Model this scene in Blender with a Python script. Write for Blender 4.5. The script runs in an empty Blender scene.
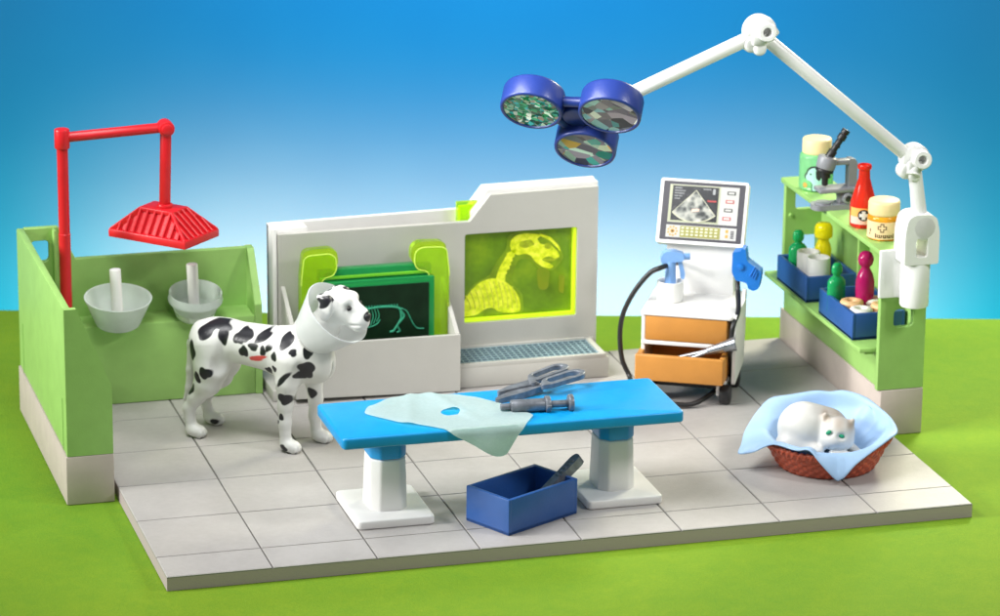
import bpy, bmesh, math, random
import numpy as np
from mathutils import Vector, Matrix, Euler, noise
from mathutils.geometry import tessellate_polygon, delaunay_2d_cdt

random.seed(7)
rng = np.random.default_rng(7)
PI = math.pi
scene = bpy.context.scene
col = scene.collection

# ------------------------------------------------------------------ materials
def new_mat(name):
    m = bpy.data.materials.new(name)
    m.use_nodes = True
    nt = m.node_tree
    nt.nodes.clear()
    out = nt.nodes.new('ShaderNodeOutputMaterial')
    b = nt.nodes.new('ShaderNodeBsdfPrincipled')
    nt.links.new(b.outputs[0], out.inputs[0])
    return m, nt, b

def nd(nt, kind, **kw):
    n = nt.nodes.new(kind)
    for k, v in kw.items():
        setattr(n, k, v)
    return n

def math_node(nt, op, a, b=None, clamp=False):
    n = nd(nt, 'ShaderNodeMath', operation=op, use_clamp=clamp)
    for i, v in enumerate((a, b)):
        if v is None:
            continue
        if isinstance(v, (int, float)):
            n.inputs[i].default_value = v
        else:
            nt.links.new(v, n.inputs[i])
    return n.outputs[0]

def mix_col(nt, fac, a, b):
    n = nd(nt, 'ShaderNodeMix', data_type='RGBA')
    for sock, v in ((n.inputs[0], fac), (n.inputs[6], a), (n.inputs[7], b)):
        if isinstance(v, (int, float)):
            sock.default_value = v
        elif isinstance(v, tuple):
            sock.default_value = (v[0], v[1], v[2], 1)
        else:
            nt.links.new(v, sock)
    return n.outputs[2]

def ramp(nt, fac, stops, interp='LINEAR'):
    r = nd(nt, 'ShaderNodeValToRGB')
    r.color_ramp.interpolation = interp
    els = r.color_ramp.elements
    while len(els) < len(stops):
        els.new(0.5)
    for e, (p, c) in zip(els, stops):
        e.position = p
        e.color = (c[0], c[1], c[2], 1)
    nt.links.new(fac, r.inputs[0])
    return r.outputs[0]

def tex_obj(nt):
    return nd(nt, 'ShaderNodeTexCoord').outputs['Object']

def noise_tex(nt, vec, scale, detail=3, rough=.55):
    n = nd(nt, 'ShaderNodeTexNoise')
    n.inputs['Scale'].default_value = scale
    n.inputs['Detail'].default_value = detail
    n.inputs['Roughness'].default_value = rough
    nt.links.new(vec, n.inputs['Vector'])
    return n.outputs['Fac']

def plastic(name, c, rough=.38, var=.06, bump=.012, bscale=70, sss=0.0, spec=.5, metallic=0, coat=0, noise_scale=4):
    """moulded plastic: slight mottling of the colour, uneven gloss, a very fine grain"""
    m, nt, b = new_mat(name)
    v = tex_obj(nt)
    n1 = noise_tex(nt, v, noise_scale, 4)
    lo = tuple(x * (1 - var) for x in c)
    hi = tuple(min(1, x * (1 + var)) for x in c)
    nt.links.new(ramp(nt, n1, [(.3, lo), (.7, hi)]), b.inputs['Base Color'])
    n2 = noise_tex(nt, v, 9, 3)
    r = nd(nt, 'ShaderNodeMapRange')
    nt.links.new(n2, r.inputs[0])
    r.inputs[3].default_value = rough - .06
    r.inputs[4].default_value = rough + .08
    nt.links.new(r.outputs[0], b.inputs['Roughness'])
    n3 = noise_tex(nt, v, bscale, 2)
    bp = nd(nt, 'ShaderNodeBump')
    bp.inputs['Strength'].default_value = 1
    bp.inputs['Distance'].default_value = bump * .1
    nt.links.new(n3, bp.inputs['Height'])
    nt.links.new(bp.outputs[0], b.inputs['Normal'])
    b.inputs['Specular IOR Level'].default_value = spec
    b.inputs['Metallic'].default_value = metallic
    b.inputs['Coat Weight'].default_value = coat
    if sss:
        b.inputs['Subsurface Weight'].default_value = sss
        b.inputs['Subsurface Radius'].default_value = (.05, .05, .05)
        b.inputs['Subsurface Scale'].default_value = .6
    return m

def clear_plastic(name, c, rough=.12, trans=.85, emit=0, ior=1.35):
    m, nt, b = new_mat(name)
    v = tex_obj(nt)
    n1 = noise_tex(nt, v, 6, 3)
    nt.links.new(ramp(nt, n1, [(.3, tuple(x * .9 for x in c)), (.7, c)]), b.inputs['Base Color'])
    b.inputs['Roughness'].default_value = rough
    b.inputs['Transmission Weight'].default_value = trans
    b.inputs['IOR'].default_value = ior
    if emit:
        b.inputs['Emission Color'].default_value = (*c, 1)
        b.inputs['Emission Strength'].default_value = emit
    return m

def flat(name, c, rough=.5):
    return plastic(name, c, rough, var=.05, bump=.0)

M = {}
M['green'] = plastic('green_plastic', (.305, .53, .145), .40)
M['plinth'] = plastic('warm_grey_plastic', (.49, .42, .375), .5)
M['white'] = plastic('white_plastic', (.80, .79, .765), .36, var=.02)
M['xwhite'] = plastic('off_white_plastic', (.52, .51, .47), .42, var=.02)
M['bracket'] = plastic('bright_white_plastic', (.84, .84, .83), .33, var=.02, sss=.15)
M['red'] = plastic('red_plastic', (.60, .010, .018), .34)
M['table_blue'] = plastic('table_blue_plastic', (.0, .27, .62), .36)
M['bin_blue'] = plastic('bin_blue_plastic', (.022, .088, .30), .36)
M['lamp_blue'] = plastic('lamp_blue_plastic', (.018, .042, .24), .34, coat=.1)
M['orange'] = plastic('orange_plastic', (.54, .235, .045), .42, sss=.1)
M['black'] = plastic('black_plastic', (.012, .012, .013), .4)
M['silver'] = plastic('silver_grey_plastic', (.17, .185, .21), .36, var=.3, metallic=.3, noise_scale=14)
M['steel'] = plastic('chrome_plastic', (.32, .34, .37), .26, var=.25, metallic=.8, noise_scale=12)
M['microscope'] = plastic('grey_plastic', (.22, .23, .25), .38)
M['terracotta'] = plastic('terracotta_plastic', (.47, .085, .04), .36, var=.15)
M['blanket'] = plastic('light_blue_plastic', (.36, .54, .79), .5, sss=.15)
M['cat'] = None
M['cream'] = plastic('cream_plastic', (.83, .66, .34), .45)
M['probe'] = plastic('probe_blue_plastic', (.01, .17, .60), .34)
M['sprayer'] = plastic('pale_blue_plastic', (.22, .42, .80), .4)
M['ring_white'] = plastic('soft_white_plastic', (.78, .76, .70), .5)
M['ring_tan'] = plastic('tan_plastic', (.80, .48, .24), .5)
M['dark'] = plastic('dark_slate', (.045, .043, .055), .4)
M['screen'] = plastic('screen_black', (.028, .030, .034), .25)
M['screen_edge'] = plastic('screen_olive', (.42, .44, .30), .4)
M['panel_grey'] = plastic('panel_grey', (.50, .50, .48), .45)
M['olive'] = plastic('key_olive', (.30, .29, .07), .45)
M['key'] = plastic('key_cream', (.66, .66, .50), .45)
M['ink'] = flat('ink_dark', (.02, .02, .02))
M['ink_brown'] = flat('ink_brown', (.10, .05, .02))
M['ink_red'] = flat('ink_red', (.42, .05, .05))
M['ink_grey'] = flat('ink_grey', (.30, .31, .32))
M['ink_white'] = flat('ink_white', (.78, .78, .76))
M['ink_gold'] = flat('ink_gold', (.55, .33, .06))
M['eye_green'] = plastic('eye_green', (.02, .32, .16), .25)
M['grate'] = plastic('grate_grey', (.26, .38, .42), .45)
M['grate_hole'] = plastic('grate_dark_teal', (.008, .035, .07), .5)
M['frost'] = clear_plastic('frosted_plastic', (.90, .97, .93), .45, .50)
M['glass_green'] = clear_plastic('green_clear_plastic', (.02, .55, .17), .12, .45)
M['glass_yellow'] = clear_plastic('yellow_clear_plastic', (1.0, .86, .01), .12, .35, emit=.06)  # slight emission added to brighten the bottle
M['glass_rasp'] = clear_plastic('raspberry_clear_plastic', (.62, .015, .17), .10, .45)
M['glass_red'] = clear_plastic('red_clear_plastic', (.85, .04, .02), .12, .45)
M['glass_orange'] = clear_plastic('orange_clear_plastic', (.98, .44, .03), .14, .5)
M['jar_green'] = clear_plastic('jar_green_plastic', (.32, .80, .36), .16, .45)
M['acid'] = clear_plastic('acid_green_clear_plastic', (.66, .93, .06), .08, .88, emit=.05)
M['acid_edge'] = clear_plastic('acid_edge', (.72, .92, .03), .25, .25, emit=.30)
M['acid_line'] = clear_plastic('acid_rim', (.74, .93, .16), .25, .3, emit=.15)
M['plate_green'] = clear_plastic('bottle_green_clear_plastic', (.03, .42, .12), .12, .5, emit=.03)
M['plate_light'] = clear_plastic('grass_green_clear_plastic', (.25, .70, .05), .14, .45, emit=.08)
M['film'] = plastic('film_dark', (.006, .022, .009), .4, var=.3, spec=.15)
M['bone_teal'] = plastic('film_bone', (.025, .27, .15), .4, var=.35, noise_scale=30)
M['label_cream'] = plastic('label_cream', (.86, .62, .36), .5)
M['label_orange'] = plastic('label_orange', (.90, .42, .10), .5)
M['label_pink'] = plastic('label_pink', (.88, .55, .45), .5)
M['jar_mint'] = plastic('label_mint', (.42, .78, .66), .5)

def mat_floor():
    m, nt, b = new_mat('tile_grey_plastic')
    v = tex_obj(nt)
    n = noise_tex(nt, v, 1.1, 5, .6)
    n2 = noise_tex(nt, v, 14, 4, .6)
    f = math_node(nt, 'ADD', math_node(nt, 'MULTIPLY', n, .75), math_node(nt, 'MULTIPLY', n2, .25))
    base = ramp(nt, f, [(.35, (.370, .350, .332)), (.65, (.445, .425, .405))])
    # scuffs
    mp = nd(nt, 'ShaderNodeMapping')
    mp.inputs['Scale'].default_value = (2.2, 11, 1)
    mp.inputs['Rotation'].default_value = (0, 0, .5)
    nt.links.new(v, mp.inputs[0])
    n3 = noise_tex(nt, mp.outputs[0], 3.2, 6, .7)
    sc = ramp(nt, n3, [(.60, (0, 0, 0)), (.75, (.3, .3, .3))])
    sep = nd(nt, 'ShaderNodeSeparateColor'); nt.links.new(sc, sep.inputs[0])
    c2 = mix_col(nt, sep.outputs[0], base, (.38, .36, .345))
    # darker colour in the grooves
    sx = nd(nt, 'ShaderNodeSeparateXYZ'); nt.links.new(v, sx.inputs[0])
    g = math_node(nt, 'LESS_THAN', sx.outputs[2], -.009)
    g2 = math_node(nt, 'GREATER_THAN', sx.outputs[2], -.017)
    c3 = mix_col(nt, math_node(nt, 'MULTIPLY', math_node(nt, 'MULTIPLY', g, g2), .85), c2, (.16, .15, .14))
    c3 = mix_col(nt, math_node(nt, 'LESS_THAN', sx.outputs[2], -.0175), c3, (.46, .375, .385))  # sides tinted mauve to offset green light bounced from the ground
    nt.links.new(c3, b.inputs['Base Color'])
    r = nd(nt, 'ShaderNodeMapRange'); nt.links.new(n3, r.inputs[0])
    r.inputs[3].default_value = .36; r.inputs[4].default_value = .62
    nt.links.new(r.outputs[0], b.inputs['Roughness'])
    bp = nd(nt, 'ShaderNodeBump'); bp.inputs['Strength'].default_value = .5; bp.inputs['Distance'].default_value = .004
    nt.links.new(noise_tex(nt, v, 45, 3), bp.inputs['Height']); nt.links.new(bp.outputs[0], b.inputs['Normal'])
    return m
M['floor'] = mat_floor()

def mat_ground():
    m, nt, b = new_mat('green_baize')
    v = tex_obj(nt)
    n = noise_tex(nt, v, .16, 3)
    n2 = noise_tex(nt, v, 5, 6, .7)
    n3 = noise_tex(nt, v, 38, 3, .7)
    f = math_node(nt, 'ADD', math_node(nt, 'MULTIPLY', n, .52), math_node(nt, 'ADD', math_node(nt, 'MULTIPLY', n2, .26), math_node(nt, 'MULTIPLY', n3, .22)))
    nt.links.new(ramp(nt, f, [(.36, (.115, .265, .016)), (.52, (.165, .30, .015)), (.66, (.215, .335, .016))]), b.inputs['Base Color'])
    b.inputs['Roughness'].default_value = .85
    b.inputs['Specular IOR Level'].default_value = .2
    bp = nd(nt, 'ShaderNodeBump'); bp.inputs['Strength'].default_value = .5; bp.inputs['Distance'].default_value = .012
    nt.links.new(n3, bp.inputs['Height']); nt.links.new(bp.outputs[0], b.inputs['Normal'])
    return m
M['ground'] = mat_ground()

def mat_backdrop():
    m, nt, b = new_mat('backdrop_paper')
    v = tex_obj(nt)
    n = noise_tex(nt, v, .5, 2)
    nt.links.new(ramp(nt, n, [(.3, (.115, .725, .90)), (.7, (.12, .755, .92))]), b.inputs['Base Color'])
    b.inputs['Roughness'].default_value = .95
    b.inputs['Specular IOR Level'].default_value = .05
    return m
M['backdrop'] = mat_backdrop()

def mat_foil(name, scale, stops, seed=0.0, tilt=.7):
    """faceted holographic foil"""
    m, nt, b = new_mat(name)
    v = tex_obj(nt)
    mp = nd(nt, 'ShaderNodeMapping'); mp.inputs['Location'].default_value = (seed, seed * .7, 0)
    nt.links.new(v, mp.inputs[0])
    vo = nd(nt, 'ShaderNodeTexVoronoi', feature='F1', distance='EUCLIDEAN')
    vo.inputs['Scale'].default_value = scale
    nt.links.new(mp.outputs[0], vo.inputs['Vector'])
    mp2 = nd(nt, 'ShaderNodeMapping'); mp2.inputs['Location'].default_value = (seed * 1.3, -seed, 0); mp2.inputs['Rotation'].default_value = (0, 0, .6); mp2.inputs['Scale'].default_value = (.5, 1.5, 1)
    nt.links.new(v, mp2.inputs[0])
    vo2 = nd(nt, 'ShaderNodeTexVoronoi', feature='F1'); vo2.inputs['Scale'].default_value = scale * .8
    nt.links.new(mp2.outputs[0], vo2.inputs['Vector'])
    sep = nd(nt, 'ShaderNodeSeparateColor'); nt.links.new(vo.outputs['Color'], sep.inputs[0])
    sep2 = nd(nt, 'ShaderNodeSeparateColor'); nt.links.new(vo2.outputs['Color'], sep2.inputs[0])
    pick = math_node(nt, 'FRACT', math_node(nt, 'ADD', sep.outputs[0], sep2.outputs[1]))
    nt.links.new(ramp(nt, pick, stops, 'CONSTANT'), b.inputs['Base Color'])
    geo = nd(nt, 'ShaderNodeNewGeometry')
    sub = nd(nt, 'ShaderNodeVectorMath', operation='SUBTRACT'); nt.links.new(vo.outputs['Color'], sub.inputs[0]); sub.inputs[1].default_value = (.5, .5, .5)
    sc = nd(nt, 'ShaderNodeVectorMath', operation='SCALE'); nt.links.new(sub.outputs[0], sc.inputs[0]); sc.inputs['Scale'].default_value = tilt
    ad = nd(nt, 'ShaderNodeVectorMath', operation='ADD'); nt.links.new(geo.outputs['Normal'], ad.inputs[0]); nt.links.new(sc.outputs[0], ad.inputs[1])
    nm = nd(nt, 'ShaderNodeVectorMath', operation='NORMALIZE'); nt.links.new(ad.outputs[0], nm.inputs[0])
    nt.links.new(nm.outputs[0], b.inputs['Normal'])
    b.inputs['Metallic'].default_value = .04
    b.inputs['Roughness'].default_value = .18
    return m
M['foil_green'] = mat_foil('foil_green', 19, [(0, (.01, .14, .07)), (.18, (.02, .36, .17)), (.36, (.12, .72, .40)), (.5, (.75, .98, .80)), (.60, (.12, .20, .16)), (.72, (.95, 1, .92)), (.82, (.40, .30, .24)), (.9, (.05, .50, .52))], 1.3, 1.0)
M['foil_a'] = mat_foil('foil_mauve', 6.2, [(0, (.16, .13, .17)), (.22, (.34, .28, .32)), (.40, (.25, .55, .66)), (.50, (.48, .42, .44)), (.64, (.62, .88, .92)), (.76, (.12, .10, .13)), (.90, (.95, .93, .80))], 3.1, .9)
M['foil_b'] = mat_foil('foil_amber', 6.6, [(0, (.15, .13, .18)), (.2, (.92, .50, .10)), (.28, (.26, .21, .28)), (.5, (.95, .96, .70)), (.60, (.04, .45, .40)), (.70, (.30, .26, .32)), (.88, (.60, .80, .66))], 5.7, .9)

def mat_spotted(name, white, black, red):
    m, nt, b = new_mat(name)
    at = nd(nt, 'ShaderNodeAttribute', attribute_name='spot')
    at2 = nd(nt, 'ShaderNodeAttribute', attribute_name='sore')
    v = tex_obj(nt)
    n = noise_tex(nt, v, 4, 3)
    w = ramp(nt, n, [(.3, tuple(x * .95 for x in white)), (.7, white)])
    f = ramp(nt, math_node(nt, 'ADD', at.outputs['Fac'], .5), [(.46, (0, 0, 0)), (.54, (1, 1, 1))])
    f2 = ramp(nt, math_node(nt, 'ADD', at2.outputs['Fac'], .5), [(.46, (0, 0, 0)), (.54, (1, 1, 1))])
    def val(c):
        s = nd(nt, 'ShaderNodeSeparateColor'); nt.links.new(c, s.inputs[0]); return s.outputs[0]
    c = mix_col(nt, val(f), w, black)
    c = mix_col(nt, val(f2), c, red)
    nt.links.new(c, b.inputs['Base Color'])
    r = nd(nt, 'ShaderNodeMapRange'); nt.links.new(val(f), r.inputs[0])
    r.inputs[3].default_value = .42; r.inputs[4].default_value = .30
    nt.links.new(r.outputs[0], b.inputs['Roughness'])
    b.inputs['Subsurface Weight'].default_value = .12
    b.inputs['Subsurface Radius'].default_value = (.04, .04, .04)
    bp = nd(nt, 'ShaderNodeBump'); bp.inputs['Strength'].default_value = .35; bp.inputs['Distance'].default_value = .006
    nt.links.new(noise_tex(nt, v, 26, 4), bp.inputs['Height']); nt.links.new(bp.outputs[0], b.inputs['Normal'])
    return m
M['dog'] = mat_spotted('dog_paint', (.73, .73, .70), (.012, .012, .016), (.62, .07, .06))

def mat_cat():
    m, nt, b = new_mat('cat_paint')
    v = tex_obj(nt)
    at = nd(nt, 'ShaderNodeAttribute', attribute_name='shade')
    n = noise_tex(nt, v, 9, 4)
    f = math_node(nt, 'ADD', at.outputs['Fac'], math_node(nt, 'MULTIPLY', math_node(nt, 'SUBTRACT', n, .5), .25), True)
    nt.links.new(ramp(nt, f, [(.08, (.64, .63, .60)), (.9, (.42, .34, .27))]), b.inputs['Base Color'])
    b.inputs['Roughness'].default_value = .45
    b.inputs['Subsurface Weight'].default_value = .12
    b.inputs['Subsurface Radius'].default_value = (.04, .04, .04)
    return m
M['cat'] = mat_cat()

def mat_xray():
    m, nt, b = new_mat('xray_picture')
    v = tex_obj(nt)
    n = noise_tex(nt, v, 2.2, 3)
    n2 = noise_tex(nt, v, 20, 4)
    f = math_node(nt, 'ADD', math_node(nt, 'MULTIPLY', n, .8), math_node(nt, 'MULTIPLY', n2, .2))
    c = ramp(nt, f, [(.32, (.085, .18, .003)), (.52, (.15, .29, .005)), (.7, (.26, .40, .008))])
    nt.links.new(c, b.inputs['Base Color'])
    nt.links.new(c, b.inputs['Emission Color'])
    b.inputs['Emission Strength'].default_value = .10
    b.inputs['Roughness'].default_value = .25
    return m
M['xray'] = mat_xray()

def mat_bone():
    m, nt, b = new_mat('xray_bone')
    v = tex_obj(nt)
    n = noise_tex(nt, v, 16, 5, .65)
    c = ramp(nt, n, [(.30, (.40, .53, .008)), (.5, (.66, .74, .014)), (.70, (.86, .90, .08))])
    nt.links.new(c, b.inputs['Base Color'])
    nt.links.new(c, b.inputs['Emission Color'])
    b.inputs['Emission Strength'].default_value = .26
    b.inputs['Roughness'].default_value = .3
    return m
M['bone'] = mat_bone()
M['bone_bright'] = plastic('xray_rib', (.74, .80, .06), .35, var=.2, noise_scale=25)
M['bone_dim'] = plastic('xray_hollow', (.40, .50, .012), .35, var=.3, noise_scale=20)
M['tissue'] = plastic('xray_tissue', (.22, .36, .005), .3, var=.25, noise_scale=9)

def mat_drape():
    m, nt, b = new_mat('mint_drape')
    v = tex_obj(nt)
    n = noise_tex(nt, v, 30, 4, .7)
    c = ramp(nt, n, [(.3, (.50, .59, .58)), (.7, (.60, .69, .68))])
    nt.links.new(c, b.inputs['Base Color'])
    b.inputs['Roughness'].default_value = .6
    tr = nd(nt, 'ShaderNodeBsdfTranslucent')
    tr.inputs['Color'].default_value = (.40, .95, .68, 1)
    mx = nd(nt, 'ShaderNodeMixShader'); mx.inputs[0].default_value = .42
    nt.links.new(b.outputs[0], mx.inputs[1]); nt.links.new(tr.outputs[0], mx.inputs[2])
    out = [k for k in nt.nodes if k.type == 'OUTPUT_MATERIAL'][0]
    nt.links.new(mx.outputs[0], out.inputs[0])
    bp = nd(nt, 'ShaderNodeBump'); bp.inputs['Strength'].default_value = .6; bp.inputs['Distance'].default_value = .006
    wv = nd(nt, 'ShaderNodeTexWave'); wv.inputs['Scale'].default_value = 28; wv.inputs['Distortion'].default_value = .6
    nt.links.new(v, wv.inputs['Vector'])
    nt.links.new(math_node(nt, 'ADD', math_node(nt, 'MULTIPLY', wv.outputs['Fac'], .3), noise_tex(nt, v, 90, 2)), bp.inputs['Height']); nt.links.new(bp.outputs[0], b.inputs['Normal'])
    return m
M['drape'] = mat_drape()

def mat_scan():
    m, nt, b = new_mat('scan_picture')
    v = tex_obj(nt)
    vo = nd(nt, 'ShaderNodeTexVoronoi', feature='SMOOTH_F1'); vo.inputs['Scale'].default_value = 16
    nt.links.new(v, vo.inputs['Vector'])
    n = noise_tex(nt, v, 22, 5, .7)
    f = math_node(nt, 'ADD', math_node(nt, 'MULTIPLY', vo.outputs['Distance'], .9), math_node(nt, 'MULTIPLY', n, .55))
    nt.links.new(ramp(nt, f, [(.44, (.03, .035, .035)), (.60, (.15, .16, .15)), (.74, (.36, .37, .33)), (.95, (.60, .55, .50))]), b.inputs['Base Color'])
    b.inputs['Roughness'].default_value = .3
    return m
M['scan'] = mat_scan()

# ------------------------------------------------------------------ mesh helpers
def add_bm(dst, src, mtx=None):
    if mtx is not None:
        bmesh.ops.transform(src, matrix=mtx, verts=src.verts)
    me = bpy.data.meshes.new('tmp')
    src.to_mesh(me)
    dst.from_mesh(me)
    bpy.data.meshes.remove(me)
    src.free()

def rbox(bm, a, b, bev=.012, seg=2, mtx=None):
    t = bmesh.new()
    bmesh.ops.create_cube(t, size=1)
    for v in t.verts:
        v.co = Vector([(a[i] + b[i]) / 2 + v.co[i] * (b[i] - a[i]) for i in range(3)])
    if bev > 0:
        bmesh.ops.bevel(t, geom=list(t.edges), offset=bev, segments=seg, profile=.5, affect='EDGES')
    add_bm(bm, t, mtx)

def box_round_z(bm, a, b, rad, bev, mtx=None, seg=4):
    """box with rounded vertical edges and a softer top edge"""
    t = bmesh.new()
    bmesh.ops.create_cube(t, size=1)
    for v in t.verts:
        v.co = Vector([(a[i] + b[i]) / 2 + v.co[i] * (b[i] - a[i]) for i in range(3)])
    ve = [e for e in t.edges if abs(e.verts[0].co.z - e.verts[1].co.z) > 1e-6]
    bmesh.ops.bevel(t, geom=ve, offset=rad, segments=seg, profile=.5, affect='EDGES')
    te = [e for e in t.edges if abs(e.verts[0].co.z - e.verts[1].co.z) < 1e-6 and len(e.link_faces) == 2 and e.calc_face_angle(0) > .5]
    if bev > 0:
        bmesh.ops.bevel(t, geom=te, offset=bev, segments=3, profile=.5, affect='EDGES')
    add_bm(bm, t, mtx)

def tube(bm, pts, r, n=16, mtx=None, caps=True):
    pts = [Vector(p) for p in pts]
    rs = r if isinstance(r, (list, tuple)) else [r] * len(pts)
    t = bmesh.new()
    tang = []
    for i in range(len(pts)):
        a = pts[max(0, i - 1)]; c = pts[min(len(pts) - 1, i + 1)]
        tang.append((c - a).normalized())
    ref = Vector((0, 0, 1)) if abs(tang[0].z) < .9 else Vector((1, 0, 0))
    nrm = (ref - tang[0] * ref.dot(tang[0])).normalized()
    rings = []
    for i, p in enumerate(pts):
        nrm = (nrm - tang[i] * nrm.dot(tang[i])).normalized()
        bi = tang[i].cross(nrm)
        rings.append([t.verts.new(p + (nrm * math.cos(2 * PI * k / n) + bi * math.sin(2 * PI * k / n)) * rs[i]) for k in range(n)])
    for i in range(len(rings) - 1):
        for k in range(n):
            t.faces.new((rings[i][k], rings[i][(k + 1) % n], rings[i + 1][(k + 1) % n], rings[i + 1][k]))
    if caps:
        t.faces.new(rings[0][::-1]); t.faces.new(rings[-1])
    add_bm(bm, t, mtx)

def smooth_path(pts, sub=8):
    P = [Vector(p) for p in pts]
    P = [P[0] * 2 - P[1]] + P + [P[-1] * 2 - P[-2]]
    out = []
    for i in range(1, len(P) - 2):
        for k in range(sub):
            t = k / sub
            a, b, c, d = P[i - 1], P[i], P[i + 1], P[i + 2]
            out.append(.5 * ((2 * b) + (c - a) * t + (2 * a - 5 * b + 4 * c - d) * t * t + (3 * b - a - 3 * c + d) * t ** 3))
    out.append(P[-2])
    return out

def lathe(bm, prof, n=32, mtx=None):
    t = bmesh.new()
    rings = []
    for r, z in prof:
        if r < 1e-6:
            rings.append([t.verts.new((0, 0, z))])
        else:
            rings.append([t.verts.new((r * math.cos(2 * PI * k / n), r * math.sin(2 * PI * k / n), z)) for k in range(n)])
    for A, B in zip(rings, rings[1:]):
        for k in range(n):
            k2 = (k + 1) % n
            if len(A) == 1 and len(B) == 1:
                continue
            if len(A) == 1:
                t.faces.new((A[0], B[k2], B[k]))
            elif len(B) == 1:
                t.faces.new((A[k], A[k2], B[0]))
            else:
                t.faces.new((A[k], A[k2], B[k2], B[k]))
    bmesh.ops.recalc_face_normals(t, faces=t.faces)
    add_bm(bm, t, mtx)

def rprof(r, z0, z1, b=.012, inner=None):
    """profile of a solid round body with eased edges"""
    return [(0, z0), (r - b, z0), (r - b * .3, z0 + b * .3), (r, z0 + b), (r, z1 - b), (r - b * .3, z1 - b * .3), (r - b, z1), (0, z1)]

def rot_to(d):
    return Vector((0, 0, 1)).rotation_difference(Vector(d).normalized()).to_matrix().to_4x4()

def cyl(bm, a, b, r, n=24, bev=.008, mtx=None):
    a = Vector(a); b = Vector(b)
    m = Matrix.Translation(a) @ rot_to(b - a)
    if mtx is not None:
        m = mtx @ m
    lathe(bm, rprof(r, 0, (b - a).length, bev), n, m)

def prism(bm, poly, t0, t1, mtx=None, holes=(), bev=0, seg=2):
    """polygon in XY pulled along Z; holes allowed"""
    loops = [list(poly)] + [list(h) for h in holes]
    t = bmesh.new()
    if not holes:
        lo = [t.verts.new((p[0], p[1], t0)) for p in poly]
        hi = [t.verts.new((p[0], p[1], t1)) for p in poly]
        t.faces.new(lo[::-1]); t.faces.new(hi)
        n = len(poly)
        for i in range(n):
            t.faces.new((lo[i], lo[(i + 1) % n], hi[(i + 1) % n], hi[i]))
        if bev > 0:
            es = [e for e in t.edges if e.calc_face_angle(0) > .35]
            bmesh.ops.bevel(t, geom=es, offset=bev, segments=seg, profile=.5, affect='EDGES')
    else:
        tris = tessellate_polygon([[Vector((p[0], p[1], 0)) for p in L] for L in loops])
        flatp = [p for L in loops for p in L]
        lo = [t.verts.new((p[0], p[1], t0)) for p in flatp]
        hi = [t.verts.new((p[0], p[1], t1)) for p in flatp]
        for a, b, c in tris:
            try:
                t.faces.new((lo[a], lo[b], lo[c])); t.faces.new((hi[a], hi[b], hi[c]))
            except ValueError:
                pass
        s = 0
        for L in loops:
            n = len(L)
            for i in range(n):
                a, b = s + i, s + (i + 1) % n
                t.faces.new((lo[a], lo[b], hi[b], hi[a]))
            s += n
        bmesh.ops.recalc_face_normals(t, faces=t.faces)
        bmesh.ops.dissolve_limit(t, angle_limit=.01, verts=t.verts, edges=t.edges)
    bmesh.ops.recalc_face_normals(t, faces=t.faces)
    add_bm(bm, t, mtx)

def sheet(bm, poly, z=0, mtx=None):
    t = bmesh.new()
    tris = tessellate_polygon([[Vector((p[0], p[1], 0)) for p in poly]])
    vs = [t.verts.new((p[0], p[1], z)) for p in poly]
    for a, b, c in tris:
        try:
            f = t.faces.new((vs[a], vs[b], vs[c]))
            f.normal_update()
            if f.normal.z < 0:
                f.normal_flip()
        except ValueError:
            pass
    add_bm(bm, t, mtx)

def rrect(x0, x1, y0, y1, r, n=5):
    out = []
    for cx, cy, a0 in ((x1 - r, y0 + r, -PI / 2), (x1 - r, y1 - r, 0), (x0 + r, y1 - r, PI / 2), (x0 + r, y0 + r, PI)):
        for k in range(n + 1):
            a = a0 + PI / 2 * k / n
            out.append((cx + r * math.cos(a), cy + r * math.sin(a)))
    return out

def round_poly(poly, r, n=4):
    out = []
    N = len(poly)
    rr = r if isinstance(r, (list, tuple)) else [r] * N
    for i in range(N):
        p0, p, p1 = Vector(poly[i - 1]), Vector(poly[i]), Vector(poly[(i + 1) % N])
        if rr[i] <= 0:
            out.append(tuple(p)); continue
        a = (p0 - p); b = (p1 - p)
        d = min(rr[i], a.length * .48, b.length * .48)
        A = p + a.normalized() * d; B = p + b.normalized() * d
        for k in range(n + 1):
            t = k / n
            q = A * (1 - t) ** 2 + p * 2 * t * (1 - t) + B * t * t
            out.append((q.x, q.y))
    return out

def MXZ(y=0):      # polygon (px,py) -> x=px, z=py ; thickness goes towards -y
    return Matrix(((1, 0, 0, 0), (0, 0, -1, y), (0, 1, 0, 0), (0, 0, 0, 1)))

def MYZ(x=0):      # polygon (px,py) -> y=px, z=py ; thickness goes towards +x
    return Matrix(((0, 0, 1, x), (1, 0, 0, 0), (0, 1, 0, 0), (0, 0, 0, 1)))

ROOT = {}
def finish(bm, name, mat, smooth=True, angle=32):
    bmesh.ops.remove_doubles(bm, verts=bm.verts, dist=1e-6)
    me = bpy.data.meshes.new(name)
    bm.to_mesh(me); bm.free()
    me.materials.append(mat)
    if smooth:
        me.polygons.foreach_set('use_smooth', [True] * len(me.polygons))
        me.set_sharp_from_angle(angle=math.radians(angle))
    return me

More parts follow.
